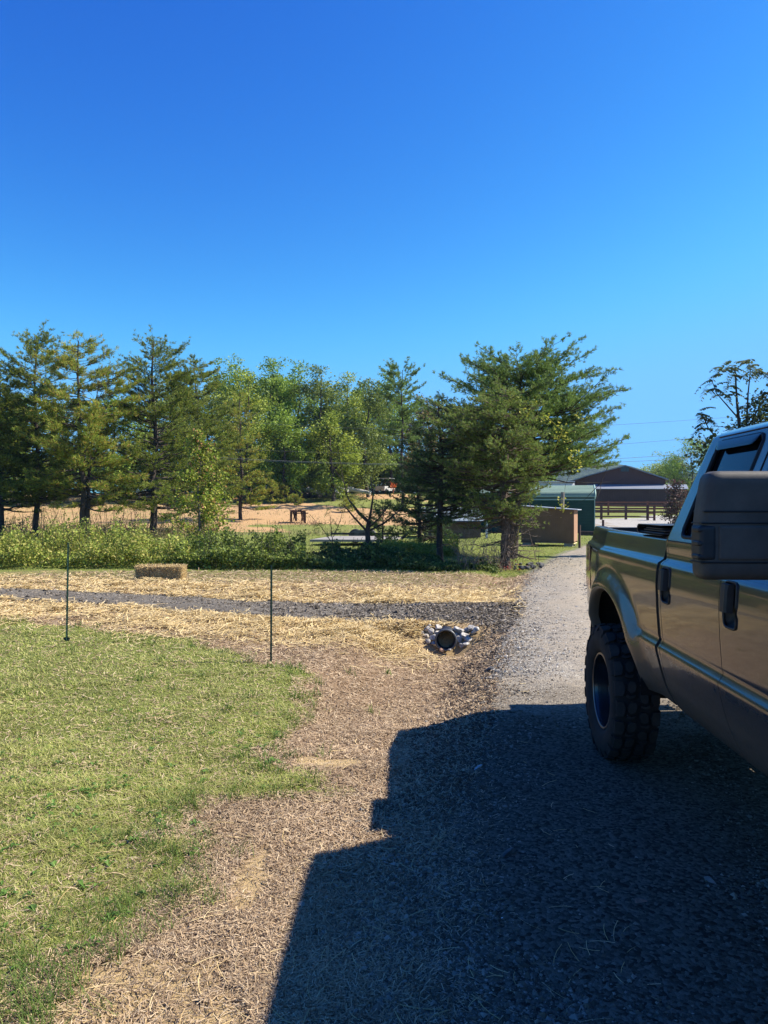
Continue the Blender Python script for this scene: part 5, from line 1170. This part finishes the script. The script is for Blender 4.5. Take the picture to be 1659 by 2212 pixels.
def panel(name, svals, tvals, Lf, mats, parent, holes=(), edge=.03, mirror=True, th=.03):
    """body panel on the near side, with folded edges, and its twin on the far side; holes are signed distances"""
    for side in ((1, -1) if mirror else (1,)):
        S, T = np.meshgrid(svals, tvals, indexing='ij'); inside = np.zeros(S.shape, bool)
        for h in holes:
            q = h(S, T); ins = q < 0; inside |= ins
            e = 1e-4
            for _ in range(2):
                q = h(S, T); gx_ = (h(S+e, T)-q)/e; gt_ = (h(S, T+e)-q)/e; g2 = gx_**2+gt_**2+1e-9
                S = np.where(ins, S-q*gx_/g2, S); T = np.where(ins, T-q*gt_/g2, T)
        keep = ~(inside[:-1, :-1] & inside[1:, :-1] & inside[:-1, 1:] & inside[1:, 1:])
        L = Lf(S, T)
        x = L-CX; x = x if side == 1 else -x
        P = np.stack([x, S-TO[1], T], -1)
        m = MB(); m.grid(P, True, keep=keep, flip=(side == 1))
        for (a, b, ii) in ((P[0], (0, 1), inside[0]), (P[-1], (0, -1), inside[-1]), (P[:, 0], (1, 1), inside[:, 0]), (P[:, -1], (1, -1), inside[:, -1])):
            q = a.copy(); q[:, 0] += side*edge*np.ones(len(q)); q[:, 1 if b[0] == 0 else 2] += 0
            m.grid(np.stack([a, q], 1), False, keep=~(ii[:-1] | ii[1:])[:, None])
        o = m.build(name, mats, parent)
        yield o, side
def one(*a, **k): return list(panel(*a, **k))
def TW(L, s, t): return np.array([L-CX, s-TO[1], t])
fine = lambda a, b, st: np.linspace(a, b, max(2, int(round((b-a)/st))+1))
tv = np.unique(np.concatenate([fine(.665, .97, .022), [.985, 1.0, 1.012, 1.03, 1.045, 1.06], fine(1.07, 1.44, .025), [1.455, 1.472, 1.482, 1.492, 1.503, 1.515, 1.54, 1.57]]))
# bed sides
tb = np.concatenate([tv[tv < 1.571], [1.585]])
bed = one('bed_side', fine(4.375, 6.80, .022), tb, Lbody, M_PAINT, truck, holes=[sd_ell(ARC)], edge=.05)
for o, side in bed:
    th = np.linspace(-.14, PI+.14, 60); pts_ = []
    for tt in th:
        s_, t_ = ARC[0]+ARC[2]*math.cos(tt), ARC[1]+ARC[3]*math.sin(tt); pts_.append((s_, t_))
    m = MB(); rows = []
    for dr, dl in ((0.0, 0.0), (-.008, .004), (-.014, .014), (-.018, .04), (-.018, .075)):
        rows.append([TW(float(Lbody(ARC[0]+(ARC[2])*math.cos(tt), max(.665, ARC[1]+(ARC[3])*math.sin(tt))))+dl, ARC[0]+(ARC[2]+dr)*math.cos(tt), ARC[1]+(ARC[3]+dr)*math.sin(tt)) for tt in th])
    R = np.array(rows); 
    if side == -1: R[..., 0] *= -1
    m.grid(R, True); m.build('arch_lip', M_LIPP, o)
# rail caps: rounded top of the bed walls
for side in (1, -1):
    m = MB(); sv = fine(4.39, 6.80, .05); rows = []
    for dl, dz in ((0, 1.585), (.002, 1.600), (.014, 1.611), (.03, 1.614), (.085, 1.612), (.098, 1.60), (.10, 1.52)):
        rows.append([TW(float(Lbody(s_, 1.585))+dl, s_, dz) for s_ in sv])
    R = np.array(rows); R[..., 0] *= side; m.grid(R, True, flip=(side == 1)); m.add(R[:, 0], [list(range(7))]); m.build('bed_rail', M_PAINT, truck)
# bed floor, inner walls, tailgate
m = MB(); bx_ = lambda *a: m.box(a[0], a[1], a[2]-TO[1], a[3]-TO[1], a[4], a[5])
bx_(-.74, .74, 4.42, 6.75, 1.02, 1.06); bx_(-.86, .86, 4.40, 4.45, 1.0, 1.56); bx_(-.72, -.66, 4.42, 6.75, 1.05, 1.55); bx_(.66, .72, 4.42, 6.75, 1.05, 1.55); m.build('bed_liner', M_UNDER, truck)
m = MB(); bx_(-.66, .66, 6.75, 6.83, 1.02, 1.60); m.build('tailgate', M_PAINT, truck)
m = MB(); bx_(-.62, .62, 6.80, 6.98, .74, .92); m.build('rear_bumper', M_CHROME, truck)
for side in (1, -1):
    m = MB(); P = np.array([[TW(float(CW+ends(s_)+side_inset(1.2))-.008, s_, t_) for s_ in fine(6.3, 6.80, .05)] for t_ in fine(1.10, 1.46, .06)]); P[..., 0] *= side; m.grid(P, True); m.grid(P+[side*.03, 0, 0], True); m.build('tail_light', M_RED, truck)
# doors and cab corner
def rrect(s0, s1, t0, t1, r, slant=0):
    def f(s, t):
        s = s-slant*(t-t0); cx, cy = (s0+s1)/2, (t0+t1)/2; qx, qy = np.abs(s-cx)-((s1-s0)/2-r), np.abs(t-cy)-((t1-t0)/2-r)
        return np.hypot(np.maximum(qx, 0), np.maximum(qy, 0))+np.minimum(np.maximum(qx, qy), 0)-r
    return f
HREAR = rrect(4.135, 4.275, 1.262, 1.458, .02); HFRONT = rrect(3.285, 3.425, 1.262, 1.468, .02)
td = tv
rear = one('rear_door', fine(3.478, 4.292, .02), np.concatenate([td, [1.60]]), Ldoor, M_PAINT, truck, holes=[HREAR])
front = one('front_door', fine(2.31, 3.472, .02), np.concatenate([td, [1.60]]), Ldoor, M_PAINT, truck, holes=[HFRONT])
one('cab_corner', fine(4.298, 4.365, .017), np.concatenate([td, [1.60]]), lambda s, t: Ldoor(s, t)+.05*np.clip((s-4.335)/.03, 0, 1)**2, M_PAINT, truck, edge=.1)
one('front_fender', fine(.62, 2.304, .022), np.concatenate([td, [1.58]]), Lbody, M_PAINT, truck, holes=[sd_ell(ARF)])
one('rocker_panel', fine(2.2, 4.36, .1), np.array([.62, .645, .662]), lambda s, t: CW+np.interp(t, [.62, .662], [.17, .125]), M_PAINT, truck)
for drs, (h0, h1) in ((rear, (4.135, 4.275)), (front, (3.285, 3.425))):
    for o, side in drs:
        hd = MB(); c0_, c1_ = 1.262, 1.468 if h0 < 4 else 1.458
        ring = []
        for a_ in np.linspace(0, 2*PI, 41)[:-1]:
            ex = math.copysign(abs(math.cos(a_))**.35, math.cos(a_)); ey = math.copysign(abs(math.sin(a_))**.35, math.sin(a_))
            s_, t_ = (h0+h1)/2+(h1-h0)/2*ex*.97, (c0_+c1_)/2+(c1_-c0_)/2*ey*.97; ring.append(TW(float(Lbody(s_, t_))-.001, s_, t_))
        R = np.array(ring); R[:, 0] *= side; hd.tube(R, .006, 6, closed=True)
        # recessed cup
        P = np.array([[TW(float(Lbody(s_, t_))+.006+.036*(1-max(abs(u), abs(v))**3), s_, t_) for u, s_ in zip(np.linspace(-1, 1, 15), np.linspace(h0, h1, 15))] for v, t_ in zip(np.linspace(-1, 1, 15), np.linspace(c0_, c1_, 15))]); P[..., 0] *= side; hd.grid(P, True)
        # grip
        g0, g1 = h0+.045, h1-.012
        prof_ = [(0, 0), (.0, -.018), (.006, -.024), (.05, -.024), (.062, -.016), (.068, .01)]
        P = np.array([[TW(float(Lbody((g0+g1)/2, t_))+dl*(1 if 0 < j < 7 else .2), g1-ds, t_) for ds, dl in prof_] for j, t_ in enumerate(np.r_[c0_+.068, np.linspace(c0_+.07, c1_-.014, 6), c1_-.012])]); P[..., 0] *= side; hd.grid(P, False)
        hd.build('door_handle', M_TRIM, o)
# window sill ledge
for nm_, a, b, par in (('window_sill', 2.31, 3.472, front), ('window_sill', 3.478, 4.292, rear)):
    for o, side in par:
        m = MB(); sv = fine(a, b, .1); rows = [[TW(float(Ldoor(s_, 1.60))+dl, s_, z_) for s_ in sv] for dl, z_ in ((-.001, 1.597), (.001, 1.612), (.012, 1.622), (.03, 1.628))]
        R = np.array(rows); R[..., 0] *= side; m.grid(R, True, flip=(side == 1)); m.build(nm_, M_TRIM, o)
# greenhouse side with window openings; rear edge leans forward with height
def WREAR(s, t): return rrect(3.58, 4.115, 1.632, 2.125, .045, slant=.0)(s, t)
def polysd(P, r):
    P = np.array(P)
    def f(s, t): return -sdpoly(s, t, [tuple(p) for p in P])-r
    return f
WFRONT = polysd([(3.34, 1.66), (3.355, 2.10), (2.78, 2.10), (2.30, 1.66)], .03)
def sgrid(name, s0f, s1f, n, tvals, Lf, holes, parent, mt, edge=.03):
    out = []
    for side in (1, -1):
        U, T = np.meshgrid(np.linspace(0, 1, n), tvals, indexing='ij'); S = s0f(T)+(s1f(T)-s0f(T))*U; inside = np.zeros(S.shape, bool)
        for h in holes:
            ins = h(S, T) < 0; inside |= ins; e = 1e-4
            for _ in range(2):
                q = h(S, T); gx_ = (h(S+e, T)-q)/e; gt_ = (h(S, T+e)-q)/e; g2 = gx_**2+gt_**2+1e-9
                S = np.where(ins, S-q*gx_/g2, S); T = np.where(ins, T-q*gt_/g2, T)
        keep = ~(inside[:-1, :-1] & inside[1:, :-1] & inside[:-1, 1:] & inside[1:, 1:])
        x = (Lf(S, T)-CX)*side; m = MB(); m.grid(np.stack([x, S-TO[1], T], -1), True, keep=keep, flip=(side == 1)); out.append((m.build(name, mt, parent), side))
    return out
tg = np.unique(np.concatenate([fine(1.605, 2.13, .018), fine(2.14, 2.235, .01)]))
rear_edge = lambda T: 4.365-.075*np.clip((T-1.6)/.6, 0, 1)-.10*np.clip((T-2.13)/.105, 0, 1)**2.5
a_edge = lambda T: np.interp(T, [1.6, 2.12, 2.24], [2.02, 2.66, 2.86])
LC = lambda S, T: Lcab(S, T)+.05*np.clip((S-(rear_edge(T)-.06))/.06, 0, 1)**2
upper = sgrid('cab_side', a_edge, rear_edge, 118, tg, LC, [WREAR, WFRONT], truck, M_PAINT)
# glass, seals, rain guards
def outline(kind, n=80, grow=0):
    if kind == 'rear': c, f = (3.87, 1.85), WREAR
    else: c, f = (3.0, 1.84), WFRONT
    out = []
    for a_ in np.linspace(0, 2*PI, n+1)[:-1]:
        lo, hi = 0, 1.2
        for _ in range(30):
            md = (lo+hi)/2; v = float(np.asarray(f(np.array([c[0]+md*math.cos(a_)]), np.array([c[1]+md*math.sin(a_)])))[0])
            if v < grow: lo = md
            else: hi = md
        out.append((c[0]+lo*math.cos(a_), c[1]+lo*math.sin(a_)))
    return out
for kind, drs in (('rear', rear), ('front', front)):
    oc = outline(kind, grow=.004)
    for (o, side) in drs:
        c = np.mean(np.array(oc), 0); m = MB(); ring = np.array([TW(float(Lcab(s_, t_))+.020, s_, t_) for s_, t_ in oc]); ctr = TW(float(Lcab(c[0], c[1]))+.016, *c)
        V = np.vstack([ring, ctr[None]]); V[:, 0] *= side; n_ = len(ring); m.add(V, [[i, (i+1) % n_, n_] for i in range(n_)], True); m.build('window_glass', M_GLASS, o)
        m = MB(); ring = np.array([TW(float(Lcab(s_, t_))+.004, s_, t_) for s_, t_ in oc]); ring[:, 0] *= side; m.tube(ring, .012, 6, closed=True); m.build('window_seal', M_SEAL, o)
        # tinted rain guard hugging the top of the window
        if kind == 'rear': s0_, s1_ = 3.63, 4.09
        else: s0_, s1_ = 2.78, 3.34
        m = MB(); rows = []
        for v in np.linspace(0, 1, 9):
            row = []
            for s_ in np.linspace(s0_-.02, s1_+.04, 26):
                u = (s_-s0_+.02)/(s1_-s0_+.06); tap = min(1, (1-abs(2*u-1))*5)**.5; tt_ = 2.137-(.052*tap)*v
                row.append(TW(float(Lcab(s_, tt_))-.006-.010*math.sin(v*PI*.6)*tap, s_, tt_))
            rows.append(row)
        R = np.array(rows); R[..., 0] *= side; m.grid(R, True); 
        R2 = R+np.array([side*.006, 0, -.001]); m.grid(R2, True, flip=True); m.build('rain_guard', M_GUARD, o)
        # door frame shut line over the window
        m = MB(); a2, b2 = (3.475, 4.20) if kind == 'rear' else (2.5, 3.475)
        ln = [TW(float(Lcab(s_, 2.158))-.001, s_, 2.158) for s_ in fine(a2+.05, b2-.05, .05)]
        ln = np.array([TW(float(Lcab(a2, t_))-.001, a2+.0, t_) for t_ in fine(1.62, 2.15, .05)]+ln) if kind == 'rear' else np.array(ln); ln[:, 0] *= side
        m.tube(ln, .0035, 4); m.build('shut_line', M_SEAL, o)
# roof, back wall, windscreen, hood, nose
rw = CX-float(Lcab(3.4, 2.235)); m = MB(); rows = []
for s_ in fine(2.86, 4.10, .05):
    rows.append([[x_, s_-TO[1], 2.235+.035*(1-(x_/rw)**2)*min(1, (4.10-s_)*9+.1)] for x_ in np.linspace(-rw, rw, 30)])
m.grid(np.array(rows), True); m.build('roof', M_PAINT, truck)
m = MB(); rows = []
for t_ in tg:
    w_ = CX-float(Lcab(4.3, t_))-.05; rows.append([[x_, float(rear_edge(t_))-TO[1], t_] for x_ in np.linspace(-w_, w_, 16)])
m.grid(np.array(rows), True); m.box(-.94, .94, 4.34-TO[1], 4.362-TO[1], .8, 1.605); m.build('cab_back', M_PAINT, truck)
m = MB(); m.box(-.55, .55, 4.33-TO[1], 4.345-TO[1], 1.66, 1.98); m.build('rear_glass', M_GLASS, truck)
m = MB(); rows = []
for t_ in fine(1.6, 2.235, .04):
    w_ = CX-float(Lcab(2.5, t_))-.01; rows.append([[x_, float(a_edge(t_))-TO[1]-.16*(1-(x_/w_)**2), t_] for x_ in np.linspace(-w_, w_, 24)])
m.grid(np.array(rows), True, flip=True); m.build('windscreen', M_GLASS, truck)
m = MB(); rows = []
for s_ in fine(.60, 2.08, .06):
    w_ = CX-float(Lbody(s_, 1.58)); rows.append([[x_, s_-TO[1], 1.58+.06*(1-abs(x_/w_)**4)*min(1, (s_-.55)*3)] for x_ in np.linspace(-w_, w_, 24)])
m.grid(np.array(rows), True); m.build('hood', M_PAINT, truck)
m = MB(); m.box(-.84, .84, .58-TO[1], .64-TO[1], .80, 1.60); m.build('nose', M_PAINT, truck)
m = MB(); m.box(-.52, .52, .54-TO[1], .585-TO[1], 1.08, 1.50)
m.build('grille_backing', M_TRIM, truck)
for z_ in (1.16, 1.29, 1.42):
    m = MB(); m.box(-.52, .52, .52-TO[1], .545-TO[1], z_-.025, z_+.025); m.build('grille_bar', M_CHROME, truck)
for sd_ in (-1, 1):
    m = MB(); m.box(min(sd_*.55, sd_*.84), max(sd_*.55, sd_*.84), .54-TO[1], .60-TO[1], 1.14, 1.48); m.build('headlight', M_LENS, truck)
m = MB(); m.box(-.96, .96, .42-TO[1], .62-TO[1], .72, 1.0); m.build('front_bumper', M_CHROME, truck)
# floor pan, frame rails, axle, leaf springs: keeps the light out
m = MB(); m.box(-.86, .86, .75-TO[1], 4.36-TO[1], .72, .80); m.box(-.66, .66, 4.36-TO[1], 6.8-TO[1], .98, 1.01); m.box(-.9, .9, 2.1-TO[1], 2.14-TO[1], .8, 1.55); m.box(-.93, .93, 4.362-TO[1], 4.40-TO[1], .78, 1.56)
m.box(-.48, -.40, .7-TO[1], 6.7-TO[1], .62, .80); m.box(.40, .48, .7-TO[1], 6.7-TO[1], .62, .80); m.build('underbody', M_UNDER, truck)
for sg in (-1, 1):
    m = MB(); x_ = sg*.52; m.tube([[x_, 4.75-TO[1], .68], [x_, 5.45-TO[1], .58], [x_, 6.15-TO[1], .70]], .035, 6); m.bar((x_, 4.75-TO[1], .62), (x_, 4.75-TO[1], .82), .07, .06); m.bar((x_, 4.62-TO[1], .56), (x_, 4.62-TO[1], .70), .03, .03); m.build('leaf_spring', M_UNDER, truck)
    for A in (ARC, ARF):
        m = MB(); th = np.linspace(-.2, PI+.2, 24); W = np.array([[[sg*xx, A[0]+(A[2]+.03)*math.cos(t)-TO[1], A[1]+(A[3]+.03)*math.sin(t)] for t in th] for xx in (.42, .968)]); m.grid(W, True)
        m.box(min(sg*.41, sg*.43), max(sg*.41, sg*.43), A[0]-.7-TO[1], A[0]+.7-TO[1], .60, 1.25)
        m.box(min(sg*.42, sg*.90), max(sg*.42, sg*.90), A[0]+.72-TO[1], A[0]+.75-TO[1], .66, 1.15)
        m.build('wheel_well', M_UNDER, truck)
for s_ in (5.53, 1.48):
    m = MB(); m.tube([[-.85, s_-TO[1], .475], [.85, s_-TO[1], .475]], .06, 10); m.V.append; m.build('axle', M_UNDER, truck)

# wheels: mud-terrain tyre with real tread blocks
TR, TWD = .475, .30
def tyre_meshes():
    m = MB()
    pf = [(.262, .100), (.275, .128), (.31, .146), (.36, .154), (.41, .151), (.440, .141), (.454, .122), (.458, .06), (.459, 0)]
    pf = pf+[(r, -w) for r, w in pf[-2::-1]]
    m.lathe(pf[::-1], 96, axis='x')
    r0, r1 = .452, TR
    NP = 22; pitch = 2*PI/NP
    def block(poly, a0, mir, shrink=.90, top=r1):
        P = np.array(poly, float); P[:, 1] *= mir; c = P.mean(0); Q = c+(P-c)*shrink; n = len(P)
        def w(p, r): a = a0+p[0]; x_ = p[1]; rr = r-.35*max(0, abs(x_)-.10)**1.0*.55; return [x_, rr*math.cos(a), rr*math.sin(a)]
        V = [w(p, r0-.012) for p in P]+[w(q, top) for q in Q]
        F = [[i, (i+1) % n, n+(i+1) % n, n+i] for i in range(n)]; m.add(V, F); m.add(V[n:], [list(range(n))], False, 1)
    for i in range(NP):
        for mir in (1, -1):
            a0 = i*pitch+(0 if mir == 1 else pitch*.5)
            long_ = i % 2
            e = .150 if long_ else .142
            block([(-.105, .096), (-.02, .080), (.075, .088), (.112, .100), (.118, e), (-.112, e)], a0, mir)
            # sidewall lug
            V = []
            lr = .405 if long_ else .425
            for x_, r_ in ((.138, .458), (.151, .440), (.156, lr), (.148, lr)):
                for da in (-.085, .085): a = a0+da; V.append([mir*x_, r_*math.cos(a), r_*math.sin(a)])
            m.add(V, [[0, 1, 3, 2], [2, 3, 5, 4], [4, 5, 7, 6], [0, 2, 4, 6], [1, 7, 5, 3]])
            block([(-.115, .014), (-.055, .004), (.035, .018), (.060, .048), (.015, .072), (-.085, .066), (-.125, .044)], a0+.02, mir)
            block([(.060, .010), (.100, .024), (.118, .056), (.092, .080), (.055, .074), (.080, .046)], a0+.03, mir)
    # rim: lip, barrel, dished face with spokes
    lip = MB(); lip.lathe([(.268, -.128), (.272, -.118), (.258, -.112), (.252, -.120), (.256, -.130), (.268, -.128)], 72, axis='x')
    rm = MB(); rm.lathe([(.256, -.122), (.248, -.09), (.243, -.02), (.235, .01), (.15, .02), (.06, .0), (.0, -.005)], 72, axis='x'); rm.lathe([(.255, .10), (.245, .05), (.243, -.02)], 48, axis='x')
    sp = []
    for j in range(8):
        a = j*PI/4; ca, sa = math.cos(a), math.sin(a); q = MB(); d = np.array([0, ca, sa]); n_ = np.array([0, -sa, ca]); 
        q.add([np.array([-.005, 0, 0])+d*.07-n_*.03, np.array([-.005, 0, 0])+d*.07+n_*.03, np.array([.0, 0, 0])+d*.24+n_*.018, d*.24-n_*.018,
               np.array([-.035, 0, 0])+d*.07-n_*.022, np.array([-.035, 0, 0])+d*.07+n_*.022, np.array([-.025, 0, 0])+d*.24+n_*.012, np.array([-.025, 0, 0])+d*.24-n_*.012],
              [[4, 7, 6, 5], [0, 1, 5, 4], [2, 3, 7, 6], [1, 2, 6, 5], [3, 0, 4, 7]]); sp.append(q)
    hub = MB(); hub.lathe([(.075, .0), (.075, -.05), (.055, -.065), (.001, -.066)], 24, axis='x')
    return m, lip, rm, sp, hub
t_m, l_m, r_m, s_m, h_m = tyre_meshes()
meshes = {}
for nm_, q, mt in (('tyre', t_m, M_TYRE), ('rim', r_m, M_RIM), ('rim_edge', l_m, M_LIP), ('hub_cap', h_m, M_RIM)):
    me = q.mesh(nm_); me.materials.append(mt); meshes[nm_] = me
meshes['tyre'].materials.append(mat('dusty_tread', (.040, .037, .034), .9, var=.4, scale=10, spec=.2))
spm = s_m[0].mesh('spoke'); spm.materials.append(M_RIM)
for s_ in (5.53, 1.48):
    for sg in (-1, 1):
        w = bpy.data.objects.new('wheel', meshes['tyre']); COL.objects.link(w); w.parent = truck
        w.location = (sg*(1.0-.105-.005), s_-TO[1], TR-.008); w.rotation_euler = (rng.random() if s_ > 3 else 0, 0, 0 if sg == -1 else PI)
        for nm_ in ('rim', 'rim_edge', 'hub_cap'):
            o = bpy.data.objects.new(nm_, meshes[nm_]); COL.objects.link(o); o.parent = w
        for j in range(8):
            o = bpy.data.objects.new('spoke', spm); COL.objects.link(o); o.parent = w; o.rotation_euler = (j*PI/4, 0, 0)

# towing mirror, both sides
def rbox(m, x0, x1, y0, y1, z0, z1, r, seg=5, n=2.0, crown=0):
    """rounded box in local coordinates"""
    c = np.array([(x0+x1)/2, (y0+y1)/2, (z0+z1)/2]); h = np.array([(x1-x0)/2, (y1-y0)/2, (z1-z0)/2]); N = 14
    for ax in range(3):
        for sg in (-1, 1):
            u, v = np.meshgrid(np.linspace(-1, 1, N), np.linspace(-1, 1, N), indexing='ij'); u = np.sign(u)*(1-(1-abs(u))**1.7); v = np.sign(v)*(1-(1-abs(v))**1.7)
            P = np.zeros((N, N, 3)); P[..., ax] = sg; P[..., (ax+1) % 3] = u; P[..., (ax+2) % 3] = v
            P = P*h; inn = np.clip(P, -(h-r), h-r); d = P-inn; L_ = np.linalg.norm(d, axis=-1, keepdims=True); P = inn+d/np.maximum(L_, 1e-9)*np.minimum(r, np.where(L_ > 0, r, 0))
            m.grid(P+c, True, flip=(sg == -1))
for side in (1, -1):
    mo = MB(); f = lambda L: (L-CX)
    L0_, L1_ = .992, 1.345; s0_ = 2.70
    def put(mb_, name, mt, par):
        for i in range(len(mb_.V)):
            if side == -1: mb_.V[i] = mb_.V[i]*[-1, 1, 1]; mb_.F[i] = mb_.F[i][:, ::-1]
        return mb_.build(name, mt, par)
    q = MB(); rbox(q, f(L0_+.006), f(L1_), s0_-TO[1], s0_+.11-TO[1], 1.535, 1.918, .032)
    for v_ in q.V:
        t_ = (v_[:, 2]-1.535)/.383; v_[:, 0] = np.where(v_[:, 0] < f(L0_+.15), v_[:, 0]+.030*np.clip((t_-.45)/.55, 0, 1)**1.5, v_[:, 0])
    body = put(q, 'mirror_housing', M_MIRR, truck)
    q = MB()
    for zz, ww, off in ((1.776, .006, .012), (1.735, .005, .004), (1.598, .006, .0)): rbox(q, f(L0_+.0035+off), f(L1_-.004), s0_-.003-TO[1], s0_+.105-TO[1], zz-ww/2, zz+ww/2, .002)
    put(q, 'housing_seams', M_SEAL, body)
    q = MB(); rbox(q, f(L0_+.066), f(L1_-.012), s0_-.005-TO[1], s0_+.03-TO[1], 1.607, 1.726, .005); put(q, 'front_panel', M_MIRR, body)
    q = MB(); rbox(q, f(L0_+.001), f(L0_+.058), s0_-.004-TO[1], s0_+.09-TO[1], 1.605, 1.728, .012)
    for zz in (1.618, 1.665, 1.712): rbox(q, f(L0_-.006), f(L0_+.03), s0_-.004-TO[1], s0_+.06-TO[1], zz-.009, zz+.009, .007)
    put(q, 'turn_signal', M_TRIM, body)
    q = MB(); rbox(q, f(L0_+.09), f(L1_-.02), s0_+.108-TO[1], s0_+.12-TO[1], 1.57, 1.90, .005); put(q, 'mirror_glass', M_LENS, body)
    q = MB()
    for zz in (1.60, 1.78): q.bar(TW(L1_-.03, s0_+.08, zz), TW(1.47, s0_+.02, zz), .06, .05)
    put(q, 'mirror_arm', M_TRIM, body)
# folded soft cover lying across the bed rails behind the cab
root = truck
m = MB(); Lc0 = CW+.075; 
th = []
yy0, yy1 = 4.46-TO[1], 4.93-TO[1]
def roll(m, x0, x1, y0, y1, z0, z1, r):
    rbox(m, x0, x1, y0, y1, z0, z1, r)
roll(m, Lc0-CX, CX-Lc0, yy0, yy1, 1.628, 1.652, .011); roll(m, Lc0-CX+.01, CX-Lc0-.01, yy0, yy1-.05, 1.654, 1.676, .010); roll(m, Lc0-CX+.004, CX-Lc0-.004, yy0+.03, yy1-.12, 1.678, 1.696, .008)
# outer skin wrapping round the tail side
ar = np.linspace(-PI/2, PI/2, 12); row = [(yy0, 1.722)]+[(yy1-.03+.05*math.cos(a_), 1.673+.049*math.sin(a_)) for a_ in ar[::-1]]+[(yy0, 1.620)]
P = np.array([[[x_, y_, z_] for y_, z_ in row] for x_ in np.linspace(Lc0-CX-.012, CX-Lc0+.012, 6)]); m.grid(P, True); P2 = np.array([[[x_, y_-.012*(y_ > yy1-.08), z_-.007*np.sign(z_-1.67)] for y_, z_ in row] for x_ in np.linspace(Lc0-CX-.012, CX-Lc0+.012, 6)]); m.grid(P2, True, flip=True)
for e in (0, -1):
    a_, b_ = P[e], P2[e]; m.grid(np.stack([a_, b_], 0), False)
for v_ in m.V: v_[:, 2] = 1.616+(v_[:, 2]-1.616)*.60
m.build('folded_bed_cover', M_VINYL, truck)

# ------------------------------------------------------------------ air
hz = MB(); hz.box(-700, 900, -60, 912, -6, 90)
k = bpy.data.materials.new('haze_mat'); k.use_nodes = True; t = k.node_tree; t.nodes.remove(t.nodes['Principled BSDF'])
v = t.nodes.new('ShaderNodeVolumePrincipled'); v.inputs['Color'].default_value = (.40, .66, 1, 1); v.inputs['Density'].default_value = .00017; v.inputs['Anisotropy'].default_value = .2
t.links.new(v.outputs[0], t.nodes['Material Output'].inputs['Volume'])
tag(hz.build('haze', k), kind='stuff')
